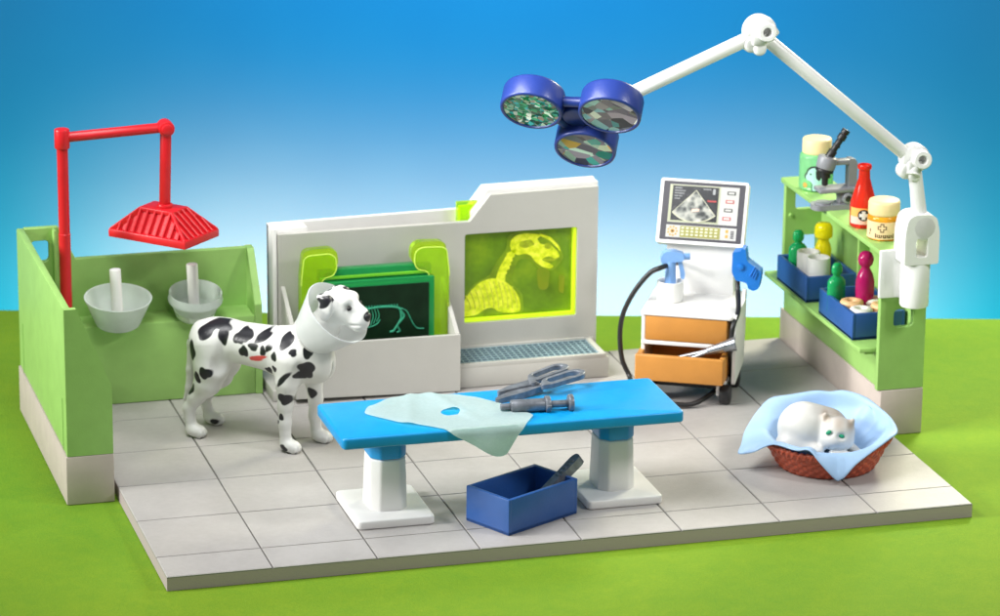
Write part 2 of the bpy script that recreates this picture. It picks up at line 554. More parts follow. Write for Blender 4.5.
def obj(name, bm, mat, parent=None, world=True, bevel=0, angle=32, smooth=True):
    me = bm if isinstance(bm, bpy.types.Mesh) else None
    if me is None:
        if parent is not None and world and parent.name in ROOT:
            bmesh.ops.transform(bm, matrix=ROOT[parent.name].inverted(), verts=bm.verts)
        me = finish(bm, name, mat, smooth, angle)
    o = bpy.data.objects.new(name, me)
    col.objects.link(o)
    if parent is not None:
        o.parent = parent
        ROOT[o.name] = ROOT[parent.name]
    else:
        ROOT[o.name] = Matrix.Identity(4)
    if bevel:
        m = o.modifiers.new('edge', 'BEVEL')
        m.width = bevel; m.segments = 2; m.limit_method = 'ANGLE'; m.angle_limit = math.radians(40); m.harden_normals = False
    return o

def thing(name, label, cat, loc=(0, 0, 0), rotz=0, group=None):
    o = bpy.data.objects.new(name, None)
    o.empty_display_size = .1
    col.objects.link(o)
    o.location = loc; o.rotation_euler = (0, 0, rotz)
    o['label'] = label; o['category'] = cat
    if group:
        o['group'] = group
    ROOT[o.name] = Matrix.Translation(Vector(loc)) @ Matrix.Rotation(rotz, 4, 'Z')
    return o

def single(name, bm, mat, label, cat, loc=(0, 0, 0), rotz=0, group=None, **kw):
    """a thing that is one mesh, origin at its base; bm is given in world space"""
    m = Matrix.Translation(Vector(loc)) @ Matrix.Rotation(rotz, 4, 'Z')
    bmesh.ops.transform(bm, matrix=m.inverted(), verts=bm.verts)
    o = obj(name, bm, mat, None, **kw)
    o.location = loc; o.rotation_euler = (0, 0, rotz)
    ROOT[o.name] = m
    o['label'] = label; o['category'] = cat
    if group:
        o['group'] = group
    return o

def dup(root, loc, rotz, label, group=None):
    def cp(o, parent):
        c = o.copy(); col.objects.link(c)
        if parent is not None:
            c.parent = parent
        for ch in list(o.children):
            cp(ch, c)
        return c
    r = cp(root, None)
    r.location = loc; r.rotation_euler = (0, 0, rotz); r['label'] = label
    ROOT[r.name] = Matrix.Translation(Vector(loc)) @ Matrix.Rotation(rotz, 4, 'Z')
    if group:
        r['group'] = group
    return r

def struct(name, bm, mat, **kw):
    o = obj(name, bm, mat, None, **kw)
    o['kind'] = 'structure'
    return o

B = bmesh.new

# ------------------------------------------------------------------ signed-distance modelling (surface nets)
def rcone(P, a, b, r0, r1):
    a = np.array(a, float); b = np.array(b, float)
    ab = b - a; L2 = ab @ ab
    d = P - a
    h = np.clip((d @ ab) / L2, 0, 1)
    return np.linalg.norm(d - h[..., None] * ab, axis=-1) - (r0 + (r1 - r0) * h)

def ellip(P, c, r, R=None):
    d = P - np.array(c, float)
    if R is not None:
        d = d @ np.array(R)
    r = np.array(r, float)
    k0 = np.linalg.norm(d / r, axis=-1)
    k1 = np.linalg.norm(d / (r * r), axis=-1) + 1e-9
    return k0 * (k0 - 1) / k1

def smin(a, b, k):
    h = np.clip(.5 + .5 * (b - a) / k, 0, 1)
    return b + (a - b) * h - k * h * (1 - h)

def smax(a, b, k):
    return -smin(-a, -b, k)

def surface_net(f, lo, hi, h):
    n = [int(math.ceil((hi[i] - lo[i]) / h)) + 1 for i in range(3)]
    ax = [lo[i] + h * np.arange(n[i]) for i in range(3)]
    P = np.stack(np.meshgrid(*ax, indexing='ij'), -1)
    D = f(P)
    ins = D < 0
    nx, ny, nz = [k - 1 for k in n]
    cnt = np.zeros((nx, ny, nz)); acc = np.zeros((nx, ny, nz, 3))
    corners = [(i, j, k) for i in (0, 1) for j in (0, 1) for k in (0, 1)]
    def sl(A, c):
        return A[c[0]:c[0] + nx, c[1]:c[1] + ny, c[2]:c[2] + nz]
    for a in corners:
        for axis in range(3):
            if a[axis] == 0:
                b = list(a); b[axis] = 1
                da, db = sl(D, a), sl(D, b)
                cr = (da < 0) != (db < 0)
                t = np.where(cr, da / np.where(cr, da - db, 1), 0)
                for q in range(3):
                    acc[..., q] += np.where(cr, a[q] + (t if q == axis else 0), 0)
                cnt += cr
    act = cnt > 0
    idx = -np.ones((nx, ny, nz), int)
    idx[act] = np.arange(act.sum())
    cell = np.argwhere(act)
    V = np.array(lo) + h * (cell + acc[act] / cnt[act][:, None])
    F = []
    for axis in range(3):
        u, v = [(1, 2), (2, 0), (0, 1)][axis]
        s0 = [slice(None)] * 3; s1 = [slice(None)] * 3
        s0[axis] = slice(0, n[axis] - 1); s1[axis] = slice(1, n[axis])
        A, Bq = ins[tuple(s0)], ins[tuple(s1)]
        for flip in (0, 1):
            e = np.argwhere((A & ~Bq) if not flip else (~A & Bq))
            e = e[(e[:, u] > 0) & (e[:, v] > 0) & (e[:, u] < n[u] - 1) & (e[:, v] < n[v] - 1)]
            if len(e) == 0:
                continue
            du = np.zeros(3, int); du[u] = 1
            dv = np.zeros(3, int); dv[v] = 1
            q = [e - du - dv, e - dv, e, e - du]
            q = [idx[tuple(k.T)] for k in q]
            if flip:
                q = q[::-1]
            F.append(np.stack(q, 1))
    F = np.concatenate(F)
    return V, F[(F >= 0).all(1)]

def net_mesh(name, V, F, mat, relax=2):
    for _ in range(relax):
        S = np.zeros_like(V); C = np.zeros(len(V))
        for k in range(4):
            a, b = F[:, k], F[:, (k + 1) % 4]
            np.add.at(S, a, V[b]); np.add.at(C, a, 1)
            np.add.at(S, b, V[a]); np.add.at(C, b, 1)
        V = V * .5 + .5 * S / C[:, None]
    me = bpy.data.meshes.new(name)
    me.from_pydata(V.tolist(), [], F.tolist())
    me.polygons.foreach_set('use_smooth', [True] * len(me.polygons))
    me.materials.append(mat)
    me.update()
    return me, V

# ------------------------------------------------------------------ camera
CAM = Vector((-5.86563, -32.21543, 12.46307))
cam = bpy.data.cameras.new('camera')
co = bpy.data.objects.new('camera', cam); col.objects.link(co)
co.location = CAM
co.rotation_euler = (1.27336, -.00929, -.27489)
cam.sensor_width = 36; cam.lens = 36 * 3.72058
cam.clip_end = 500; cam.clip_start = .5
cam.dof.use_dof = True
cam.dof.focus_distance = 35.3
cam.dof.aperture_fstop = 1.1
scene.camera = co
E1 = Vector((math.cos(-.27489), math.sin(-.27489), 0))      # to the right as the camera stands
E2 = Vector((-E1.y, E1.x, 0))                                # away from the camera

# ------------------------------------------------------------------ ground, backdrop, floor
edge = Vector((5.34, 7.087, 0))
bm = B()
pts = [edge + E1 * s * 45 + E2 * d for s, d in ((-1, -70), (1, -70), (1, 0), (-1, 0))]
prism(bm, [(p.x, p.y) for p in pts], -.40, -.1445)
struct('ground', bm, M['ground'])

bm = B()
c = edge + E2 * 40
q = [c + E1 * s * 45 + Vector((0, 0, z)) for s, z in ((-1, -40), (1, -40), (1, 25), (-1, 25))]
bm.faces.new([bm.verts.new(p) for p in q])
struct('sky', bm, M['backdrop'], smooth=False)

def floor_mesh():
    xs = [0, .008]
    for i in range(1, 8):
        xs += [i - .011, i - .004, i + .004, i + .011]
    xs += [7.992, 8.0]
    y0, y1 = -.519, 5.05
    ys = [y0, y0 + .008]
    for j in range(0, 5):
        ys += [j - .010, j - .004, j + .004, j + .010]
    ys += [y1 - .008, y1]
    def g(t, lst):
        return min(abs(t - k) for k in lst) < .006
    bm = B()
    grid = []
    for x in xs:
        row = []
        for y in ys:
            z = -.016 if (g(x, range(1, 8)) or g(y, range(0, 5))) else 0
            if x in (0, 8.0) or y in (y0, y1):
                z = min(z, -.007)
            row.append(bm.verts.new((x, y, z)))
        grid.append(row)
    for i in range(len(xs) - 1):
        for j in range(len(ys) - 1):
            bm.faces.new((grid[i][j], grid[i + 1][j], grid[i + 1][j + 1], grid[i][j + 1]))
    rim = [grid[i][0] for i in range(len(xs))] + [grid[-1][j] for j in range(1, len(ys))] + [grid[i][-1] for i in range(len(xs) - 2, -1, -1)] + [grid[0][j] for j in range(len(ys) - 2, 0, -1)]
    low = [bm.verts.new((v.co.x, v.co.y, -.142)) for v in rim]
    n = len(rim)
    for i in range(n):
        bm.faces.new((low[i], low[(i + 1) % n], rim[(i + 1) % n], rim[i]))
    bm.faces.new(low[::-1])
    return bm
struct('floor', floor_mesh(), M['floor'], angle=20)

# ------------------------------------------------------------------ green corner wall on the left
t = thing('corner_wall', 'L-shaped light green corner wall with grey base at the left end of the floor', 'wall', (-.28, 3.5, -.142))
bm = B(); rbox(bm, (-.515, 1.985, -.142), (-.04, 5.02, .357), .012)
rbox(bm, (-.03, 5.055, -.142), (2.0, 5.075, .357), .004)
obj('plinth', bm, M['plinth'], t)
bm = B()
rbox(bm, (-.5, 2.06, .36), (-.425, 5.0, 1.858), .012)
# a shallow groove line moulded near both ends of the outer face
obj('side_wall', bm, M['green'], t)
bm = B(); rbox(bm, (-.424, 2.075, .36), (-.05, 4.93, .868), .012)
obj('bench', bm, M['green'], t)
bm = B()
for y in (2.20, 4.72):
    rbox(bm, (-.506, y, .362), (-.4995, y + .012, .90), .001, 1)
obj('seam', bm, M['green'], t)
bm = B()
prism(bm, [(-.5, .36), (-.045, .36), (-.045, 1.056), (-.378, 1.862), (-.5, 1.862)], 0, .075, MXZ(2.065), bev=.012)
obj('front_panel', bm, M['green'], t)
bm = B()
prism(bm, [(-.423, .4), (2.0, .4), (2.0, 1.497), (.108, 1.497), (-.07, 1.858), (-.423, 1.858)], 0, .08, MXZ(5.03),
      holes=[rrect(-.36, -.17, 1.49, 1.72, .045)])
obj('back_wall', bm, M['green'], t, bevel=.010)
bm = B(); rbox(bm, (-.135, 4.86, .86), (-.10, 4.96, 1.845), .01)
obj('rib', bm, M['green'], t)  # soft flank shade painted into the coat; ear tint below is tan
bm = B(); rbox(bm, (-.04, 4.53, .004), (1.925, 4.955, .868), .014)
obj('ledge', bm, M['green'], t)
bm = B()
prism(bm, [(4.525, .003), (4.525, .99), (4.90, 1.502), (5.035, 1.502), (5.035, .003)], 0, .075, MYZ(1.925), bev=.012)
obj('end_panel', bm, M['green'], t)

# ------------------------------------------------------------------ red shower
t = thing('shower', 'red overhead shower with square ribbed head above the green corner wall', 'shower', (-.06, 4.6, .87))
bm = B(); tube(bm, [(-.06, 4.6, .87), (-.06, 4.6, 1.88), (-.06, 4.6, 1.885), (-.06, 4.6, 2.82)], [.062, .062, .058, .058], 24)
obj('riser_pipe', bm, M['red'], t)
bm = B(); cyl(bm, (-.06, 4.6, 2.79), (-.06, 4.6, 3.0), .079, 28, .015)
obj('pipe_cap', bm, M['red'], t)
bm = B(); cyl(bm, (-.05, 4.6, 2.905), (.98, 4.6, 2.95), .053, 20, .006)
obj('arm', bm, M['red'], t)
bm = B(); cyl(bm, (1.02, 4.525, 2.945), (1.02, 4.69, 2.945), .083, 28, .012); cyl(bm, (1.02, 4.505, 2.945), (1.02, 4.6, 2.945), .055, 24, .008)
obj('elbow', bm, M['red'], t)
bm = B(); cyl(bm, (1.0, 4.62, 2.09), (1.02, 4.6, 2.92), .059, 24, .006)
obj('drop_pipe', bm, M['red'], t)
mh = Matrix.Translation((.99, 4.655, 1.765)) @ Matrix.Rotation(math.radians(-46), 4, 'Z')
bm = B()
rbox(bm, (-.487, -.312, 0), (.487, .312, .085), .012, 2, mh)
def frustum(a, b, z0, c, d, z1):
    tt = B()
    lo = [(-a, -b), (a, -b), (a, b), (-a, b)]; hi = [(-c, -d), (c, -d), (c, d), (-c, d)]
    A_ = [tt.verts.new((x, y, z0)) for x, y in lo]; C_ = [tt.verts.new((x, y, z1)) for x, y in hi]
    tt.faces.new(C_); tt.faces.new(A_[::-1])
    for i in range(4):
        tt.faces.new((A_[i], A_[(i + 1) % 4], C_[(i + 1) % 4], C_[i]))
    add_bm(bm, tt, mh)
frustum(.448, .273, .07, .19, .12, .295)
rbox(bm, (-.215, -.145, .275), (.215, .145, .325), .010, 2, mh)
sh = obj('shower_head', bm, M['red'], t)
bm = B()
# flat fins running straight up the four slopes, and the four hips
def fin(a, b, w):
    a = Vector(a); b = Vector(b)
    d = (b - a).normalized(); side = d.cross(Vector((0, 0, 1))).normalized(); up_ = side.cross(d)
    m_ = mh @ Matrix(((d.x, side.x, up_.x, a.x), (d.y, side.y, up_.y, a.y), (d.z, side.z, up_.z, a.z), (0, 0, 0, 1)))
    rbox(bm, (-.01, -w, -.05), ((b - a).length + .008, w, .010), .005, 1, m_)
hx, hy, px_, py_ = .468, .293, .208, .138
for k in range(1, 10):
    x = -hx + 2 * hx * k / 10
    tt_ = 1 if abs(x) <= px_ else (hx - abs(x)) / (hx - px_)
    for s_ in (-1, 1):
        fin((x, s_ * hy, .088), (x, s_ * (hy + (py_ - hy) * tt_), .088 + .222 * tt_), .0105)
for k in range(1, 7):
    y = -hy + 2 * hy * k / 7
    tt_ = 1 if abs(y) <= py_ else (hy - abs(y)) / (hy - py_)
    for s_ in (-1, 1):
        fin((s_ * hx, y, .088), (s_ * (hx + (px_ - hx) * tt_), y, .088 + .222 * tt_), .0105)
for sx in (-1, 1):
    for sy in (-1, 1):
        fin((sx * hx, sy * hy, .088), (sx * px_, sy * py_, .31), .014)
obj('fins', bm, M['red'], sh)
bm = B(); cyl(bm, (1.0, 4.62, 2.08), (1.0, 4.62, 2.13), .085, 24, .012)
obj('collar', bm, M['red'], t)

# ------------------------------------------------------------------ frosted bowls and white rods
def bowl(name, label, c, R, r, h, tilt, step=False):
    t = thing(name, label, 'bowl', c, 0, 'frosted bowls on the green ledge')
    m = Matrix.Rotation(math.radians(tilt), 4, 'X')
    w = .016
    if step:
        prof = [(0, 0), (r, 0), (r + .012, .012), (R * .93, h * .62), (R, h * .66), (R + .004, h * .74), (R * .97, h * .80), (R * .985, h - .008), (R * .97, h),
                (R * .95, h - .01), (R * .93, h * .80), (R * .88, h * .6), (r + .03, .03), (r * .55, .022), (r * .5, .055), (r * .42, .055), (r * .38, .02), (0, .02)]
    else:
        prof = [(0, 0), (r, 0), (r + .014, .012), (R - .004, h - .012), (R, h - .004), (R - .008, h), (R - w, h - .004), (R - w - .006, h - .02), (r - .004, .03), (r - .02, .022), (0, .022)]
    bm = B(); lathe(bm, prof, 48, m)
    obj('cup', bm, M['frost'], t, world=False, angle=50)
    return t
bowl('bowl', 'wide plain frosted bowl, left one on the green ledge', (.47, 4.565, .872), .355, .215, .315, 9)
bowl('bowl', 'smaller frosted bowl with a stepped rim, right one on the ledge', (1.30, 4.63, .872), .285, .175, .30, 12, True)
for lab, a, b in (('white rod standing in the wide left frosted bowl', (.47, 4.545, .90), (.452, 4.56, 1.475)),
                  ('white rod standing in the stepped right frosted bowl', (1.295, 4.60, .90), (1.272, 4.60, 1.465))):
    bm = B(); cyl(bm, a, b, .060, 24, .012)
    single('rod', bm, M['white'], lab, 'rod', a, 0, 'white rods in the bowls')

# ------------------------------------------------------------------ white x-ray unit
t = thing('xray_cabinet', 'white x-ray cabinet with a glowing green viewing window and front bin', 'cabinet', (4, 4.6, 0))
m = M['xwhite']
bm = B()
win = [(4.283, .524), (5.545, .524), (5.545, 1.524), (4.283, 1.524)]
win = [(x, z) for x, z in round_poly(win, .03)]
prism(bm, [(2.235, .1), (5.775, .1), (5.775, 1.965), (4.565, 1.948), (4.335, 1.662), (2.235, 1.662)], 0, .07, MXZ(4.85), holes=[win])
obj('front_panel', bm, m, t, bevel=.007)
bm = B()
prism(bm, [(2.18, .0), (5.80, .0), (5.80, 2.0), (4.545, 1.985), (4.36, 1.745), (2.18, 1.715)], 0, .07, MXZ(5.09), bev=.010)
obj('back_panel', bm, M['white'], t)
bm = B()
rbox(bm, (2.18, 4.80, .0), (2.228, 5.085, 1.712), .008)
rbox(bm, (2.2285, 4.852, 1.45), (2.57, 5.018, 1.709), .008)
obj('side_frame', bm, M['white'], t)
bm = B()
prism(bm, [(4.37, 1.66), (4.565, 1.935), (5.79, 1.955), (5.79, 2.0), (4.55, 1.984), (4.365, 1.748)], 0, .165, MXZ(5.018), bev=.004)
obj('cap', bm, M['white'], t)
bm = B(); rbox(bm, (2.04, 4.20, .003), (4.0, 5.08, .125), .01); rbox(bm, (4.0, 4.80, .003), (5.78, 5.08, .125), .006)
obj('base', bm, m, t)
# bin on the left
bm = B()
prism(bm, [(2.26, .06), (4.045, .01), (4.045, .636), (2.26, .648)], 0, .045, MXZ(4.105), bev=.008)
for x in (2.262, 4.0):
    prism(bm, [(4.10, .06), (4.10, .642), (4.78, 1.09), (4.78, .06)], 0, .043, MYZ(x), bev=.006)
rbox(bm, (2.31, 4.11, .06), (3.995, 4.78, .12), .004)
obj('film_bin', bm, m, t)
# tray on the right
bm = B()
rbox(bm, (4.05, 4.155, .004), (5.73, 4.78, .235), .012)
for a, b in (((4.05, 4.155, .22), (5.70, 4.20, .272)), ((4.05, 4.735, .22), (5.73, 4.78, .276)), ((5.64, 4.20, .22), (5.70, 4.735, .272)), ((4.05, 4.2, .22), (4.075, 4.735, .272))):
    rbox(bm, a, b, .006)
tr = obj('tray', bm, m, t)
bm = B(); rbox(bm, (4.076, 4.201, .228), (5.639, 4.734, .240), 0)
obj('tray_floor', bm, M['grate_hole'], tr)
bm = B()
nx, ny = 23, 7
for i in range(nx + 1):
    x = 4.078 + (5.638 - 4.078) * i / nx
    rbox(bm, (x - .007, 4.202, .241), (x + .007, 4.733, .256), .002, 1)
for j in range(ny + 1):
    y = 4.205 + (4.73 - 4.205) * j / ny
    rbox(bm, (4.077, y - .0095, .2415), (5.6385, y + .0095, .2545), .002, 1)
obj('grate', bm, M['grate'], tr)
# viewing window: an acid green plate in the slot with a picture on it
def WX(s, tt_):
    return (4.283 + 1.262 * s, 1.524 - 1.0 * tt_)
def crop_w(x, y):
    s = (x - 55) / 570
    return WX(s, (y - (105 - 40 * s)) / 457)
bm = B()
prism(bm, [(4.22, .46), (5.60, .46), (5.60, 1.60), (4.66, 1.60), (4.575, 1.86), (4.22, 1.86)], 0, .05, MXZ(4.93), bev=.006)
pl = obj('window_plate', bm, M['acid'], t)
bm = B(); rbox(bm, (4.262, 4.935, 1.55), (4.50, 5.01, 1.80), .01)
obj('plate_tab', bm, M['acid_edge'], pl)
bm = B(); sheet(bm, [WX(0.005, .005), WX(.965, .005), WX(.965, .965), WX(.005, .965)][::-1], 0, MXZ(4.868))
pic = obj('xray_picture', bm, M['xray'], pl, smooth=False)
bm = B()
rbox(bm, (5.507, 4.80, .53), (5.540, 4.866, 1.518), .003, 1)
rbox(bm, (4.288, 4.80, .529), (5.507, 4.866, .562), .003, 1)
obj('glowing_edge', bm, M['acid_edge'], pl)
bm = B()
def bone(poly, r=12, off=0.0, jit=0):
    p = round_poly([Vector(a) for a in poly], r)
    sheet(bm, [crop_w(*a) for a in p][::-1], .003 + off, MXZ(4.866))
bone([(300, 140), (325, 118), (370, 108), (430, 112), (455, 120), (430, 135), (450, 165), (500, 165), (540, 205), (548, 232), (520, 238), (495, 226), (470, 232), (455, 246), (485, 256), (520, 278), (500, 291), (462, 283), (425, 258), (400, 222), (370, 212), (332, 222), (303, 205), (292, 170)])
bone([(440, 108), (500, 128), (545, 175), (552, 205), (530, 180), (495, 145), (450, 124)], 8, .001)
for k in range(8):
    f = k / 7
    x = 302 - 68 * f + 6 * math.sin(3 * f); y = 208 + 150 * f
    a = math.radians(-28)
    w, h = 26 + 3 * math.sin(k * 2), 9.5
    pts = [(x + dx * math.cos(a) - dy * math.sin(a), y + dx * math.sin(a) + dy * math.cos(a)) for dx, dy in ((-w, -h), (w, -h), (w * .8, h), (-w * .8, h))]
    bone(pts, 5, .0004 * k)
bone([(288, 200), (318, 214), (275, 300), (268, 372), (215, 372), (238, 290)], 12, -.0008)
bone([(58, 515), (62, 455), (95, 405), (140, 360), (200, 338), (255, 345), (300, 378), (338, 425), (350, 470), (352, 512), (300, 520), (240, 514), (205, 488), (165, 500), (130, 530), (60, 540)], 20)
obj('skeleton', bm, M['bone'], pic, smooth=False)
bm = B()
for k in range(11):
    f = k / 10
    cx = 70 + 235 * f
    top = 462 - 108 * math.sin(PI * (.10 + .64 * f))
    pth = [(cx + 26 * q_ + 8 * math.sin(3 * q_), top + (508 - top) * q_) for q_ in (0, .33, .66, .90)]
    pts = [Vector((*crop_w(*p), 0)) for p in pth]
    pts = [Vector((p.x, 4.8612, p.y)) for p in pts]
    tube(bm, smooth_path(pts, 4), .0075, 6)
obj('ribs', bm, M['bone_bright'], pic)
for hole in ([(470, 160), (500, 158), (508, 178), (490, 190), (468, 182)], [(455, 240), (505, 236), (540, 236), (515, 250), (480, 252)], [(345, 150), (400, 140), (420, 165), (370, 185), (340, 175)]):
    bm = B(); bone(hole, 8, .0022)
    obj('skull_hollow', bm, M['bone_dim'], pic, smooth=False)
bm = B()
bone([(280, 120), (330, 98), (450, 98), (540, 150), (570, 235), (520, 300), (450, 300), (390, 240), (340, 240), (300, 330), (310, 370), (360, 420), (370, 516), (56, 545), (56, 440), (110, 370), (190, 325), (235, 240), (275, 190)], 20, -.0022)
obj('tissue', bm, M['tissue'], pic, smooth=False)
bm = B()
bone([(430, 285), (500, 295), (490, 400), (440, 400)], 25, -.0018); bone([(545, 320), (575, 325), (570, 420), (545, 410)], 12, -.0018)
m2, nt2, b2 = new_mat('xray_haze')
nz = noise_tex(nt2, tex_obj(nt2), 6, 3)
nt2.links.new(ramp(nt2, nz, [(.3, (.19, .31, .005)), (.7, (.27, .33, .007))]), b2.inputs['Base Color'])
b2.inputs['Roughness'].default_value = .3
obj('haze_patch', bm, m2, pic, smooth=False)

# ------------------------------------------------------------------ film rack in the bin
t = thing('film_rack', 'acid green clear film rack with two hooked handles standing in the white bin', 'rack', (3.2, 4.45, .125))
def handle(sgn, x0):
    prof = [(0, .13), (.20, .13), (.20, 1.28), (.17, 1.53), (.12, 1.565), (-.13, 1.575), (-.20, 1.53), (-.215, 1.40), (-.17, 1.32), (-.06, 1.30), (-.02, 1.22)]
    return [(x0 + sgn * x, z) for x, z in round_poly(prof, [0, 0, .05, .06, .06, .07, .07, .06, .05, .06, .05])]
for sg, x0 in ((1, 3.815), (-1, 2.60)):
    poly = handle(sg, x0)
    bm = B(); prism(bm, poly, 0, .10, MXZ(4.56), bev=.014)
    h = obj('handle', bm, M['acid'], t)
    bm = B()
    prism(bm, [(x0 + sg * (.012 + .93 * (sg * (x - x0))), .13 + (z - .13) * .965) for x, z in poly], 0, .05, MXZ(4.459), bev=.012)
    obj('front_layer', bm, M['acid'], h)
    bm = B()
    rim_ = [Vector((x0 + sg * (.012 + .93 * (sg * (x - x0))), 4.412, .13 + (z - .13) * .965)) for x, z in poly]
    tube(bm, rim_[2:-1], .006, 8)
    obj('rim', bm, M['acid_line'], h)
bm = B(); rbox(bm, (2.60, 4.47, .14), (3.83, 4.60, 1.325), .012)
obj('back_plate', bm, M['plate_green'], t)
bm = B(); rbox(bm, (2.60, 4.42, 1.235), (3.82, 4.465, 1.262), .006); rbox(bm, (2.6, 4.386, 1.16), (3.815, 4.41, 1.182), .006)
obj('light_bar', bm, M['plate_light'], t)
bm = B(); rbox(bm, (2.60, 4.368, .14), (3.84, 4.455, 1.215), .01)
obj('front_plate', bm, M['plate_green'], t)
t = thing('xray_film', 'dark x-ray film with a small teal animal skeleton in the green rack', 'x-ray film', (3.2, 4.36, .14))
bm = B(); rbox(bm, (2.635, 4.352, .14), (3.775, 4.3655, 1.152), .003, 1)
f0 = obj('film_sheet', bm, M['film'], t)
bm = B()
Y = 4.3495
def line(pts, r):
    tube(bm, smooth_path([(x, Y, z) for x, z in pts], 5), r, 8)
line([(2.90, .90), (3.00, .90), (3.10, .907), (3.236, .917), (3.33, .915), (3.41, .904), (3.47, .875)], [.014] * 31)
for k in range(15):
    x = 3.0 + .43 * k / 14
    line([(x, .905), (x - .006, .938)], .007)
line([(3.44, .90), (3.47, .853), (3.50, .80), (3.455, .735), (3.442, .722), (3.40, .66), (3.383, .640), (3.345, .635)], .013)
line([(3.46, .86), (3.47, .78), (3.43, .70), (3.455, .64), (3.42, .625)], .011)
line([(3.47, .89), (3.53, .85), (3.569, .774), (3.60, .71), (3.645, .655), (3.72, .645)], .0075)
for k in range(6):
    x = 3.05 + .032 * k
    line([(x, .90), (x + .018, .82), (x - .01, .72 + .02 * abs(k - 3))], .006)
line([(3.02, .72), (3.10, .70), (3.2, .73), (3.24, .78)], .008)
line([(3.04, .80), (3.0, .70), (3.03, .60), (3.0, .52)], .011)
obj('skeleton', bm, M['bone_teal'], f0)

# ------------------------------------------------------------------ blue treatment table
t = thing('table', 'bright blue treatment table on two white pedestal legs', 'table', (3.52, .68, 0))
bm = B(); box_round_z(bm, (1.822, .118, .858), (5.222, 1.215, .972), .05, .022)
obj('tabletop', bm, M['table_blue'], t)
for cx in (2.372, 4.672):
    bm = B(); box_round_z(bm, (cx - .383, .215, .002), (cx + .383, 1.15, .088), .05, .016)
    lg = obj('leg', bm, M['white'], t)
    def column(z0, z1, w0, w1, dy0, dy1, mat, nm, par):
        b_ = B()
        ch = .085
        def ring(w, d, c):
            return [(-w + c, -d), (w - c, -d), (w, -d + c), (w, d - c), (w - c, d), (-w + c, d), (-w, d - c), (-w, -d + c)]
        ra = [b_.verts.new((cx + x, .68 + y, z0)) for x, y in ring(w0, dy0, ch)]
        rb = [b_.verts.new((cx + x, .68 + y, z1)) for x, y in ring(w1, dy1, ch)]
        b_.faces.new(ra[::-1]); b_.faces.new(rb)
        for i in range(8):
            b_.faces.new((ra[i], ra[(i + 1) % 8], rb[(i + 1) % 8], rb[i]))
        bmesh.ops.bevel(b_, geom=list(b_.edges), offset=.02, segments=3, profile=.5, affect='EDGES')
        obj(nm, b_, mat, par, angle=40)
    column(.075, .60, .190, .176, .235, .215, M['white'], 'column', lg)
    column(.602, .87, .180, .182, .219, .222, M['table_blue'], 'socket', lg)

# ------------------------------------------------------------------ mint drape with a hole
def drape_mesh():
    top = .977
    out = [(2.187, .764), (2.235, .873), (2.501, 1.175), (2.574, 1.215), (2.85, 1.205), (3.131, 1.095), (3.364, 1.02), (3.546, .78), (3.70, .48), (3.765, .334), (3.66, .17),
           (3.60, .08), (3.543, .02), (3.49, -.06), (3.455, -.12), (3.41, -.178), (3.32, -.182), (3.22, -.135), (3.10, -.055), (2.989, .01), (2.90, .06), (2.80, .16), (2.70, .25), (2.60, .33), (2.45, .43), (2.25, .68)]
    out = round_poly(out, .045, 3)
    dense = []
    for (x0, y0), (x1, y1) in zip(out, out[1:] + out[:1]):
        k = max(1, int(math.hypot(x1 - x0, y1 - y0) / .035))
        dense += [(x0 + (x1 - x0) * i / k, y0 + (y1 - y0) * i / k) for i in range(k)]
    out = dense
    hole = [(3.012 + .092 * math.cos(2 * PI * k / 24), .632 + .10 * math.sin(2 * PI * k / 24)) for k in range(24)]
    def inside(p, poly):
        r = False
        for i in range(len(poly)):
            (x0, y0), (x1, y1) = poly[i - 1], poly[i]
            if (y0 > p[1]) != (y1 > p[1]) and p[0] < (x1 - x0) * (p[1] - y0) / (y1 - y0) + x0:
                r = not r
        return r
    pts = list(out) + list(hole)
    edges = [(i, (i + 1) % len(out)) for i in range(len(out))]
    edges += [(len(out) + i, len(out) + (i + 1) % 24) for i in range(24)]
    x = 2.17
    while x < 3.8:
        y = -.2
        while y < 1.25:
            if inside((x, y), out) and math.hypot(x - 3.012, y - .632) > .12 and min((x - a) ** 2 + (y - b) ** 2 for a, b in out) > .0006:
                pts.append((x, y))
            y += .035
        x += .035
    V, E_, F, *_ = delaunay_2d_cdt([Vector(p) for p in pts], edges, [], 1, 1e-5)
    bm = B()
    vs = []
    for p in V:
        x, w = p.x, p.y
        y0, R = .135, .04
        z = top
        ripple = (.010 * math.sin(x * 7 + w * 5) + .016 * math.exp(-((x - 2.45 - .25 * w) / .05) ** 2) + .018 * math.exp(-((x - 3.30 + .3 * w) / .06) ** 2) + .012 * math.exp(-((w - .95 - .2 * x + .5) / .05) ** 2)) * max(0, min(1, (w - .15) * 3)) + .010
        if w >= y0:
            P = Vector((x, w, top + ripple))
        else:
            s = y0 - w
            if s < R * PI / 2:
                a = s / R
                P = Vector((x, y0 - R * math.sin(a), top + .006 - R * (1 - math.cos(a))))
            else:
                k = s - R * PI / 2
                P = Vector((x, y0 - R - .004 - .03 * math.sin(k * 6) - .012 * math.sin(x * 14) * min(1, k * 6), top + .006 - R - k))
        vs.append(bm.verts.new(P))
    for f in F:
        c = sum((V[i] for i in f), Vector((0, 0))) / len(f)
        if math.hypot(c.x - 3.012, c.y - .632) < .088:
            continue
        try:
            bm.faces.new([vs[i] for i in f])
        except ValueError:
            pass
    bmesh.ops.recalc_face_normals(bm, faces=bm.faces)
    return bm
o = single('surgical_drape', drape_mesh(), M['drape'], 'pale mint drape with a round hole hanging over the table edge', 'drape', (3.0, .6, .977))

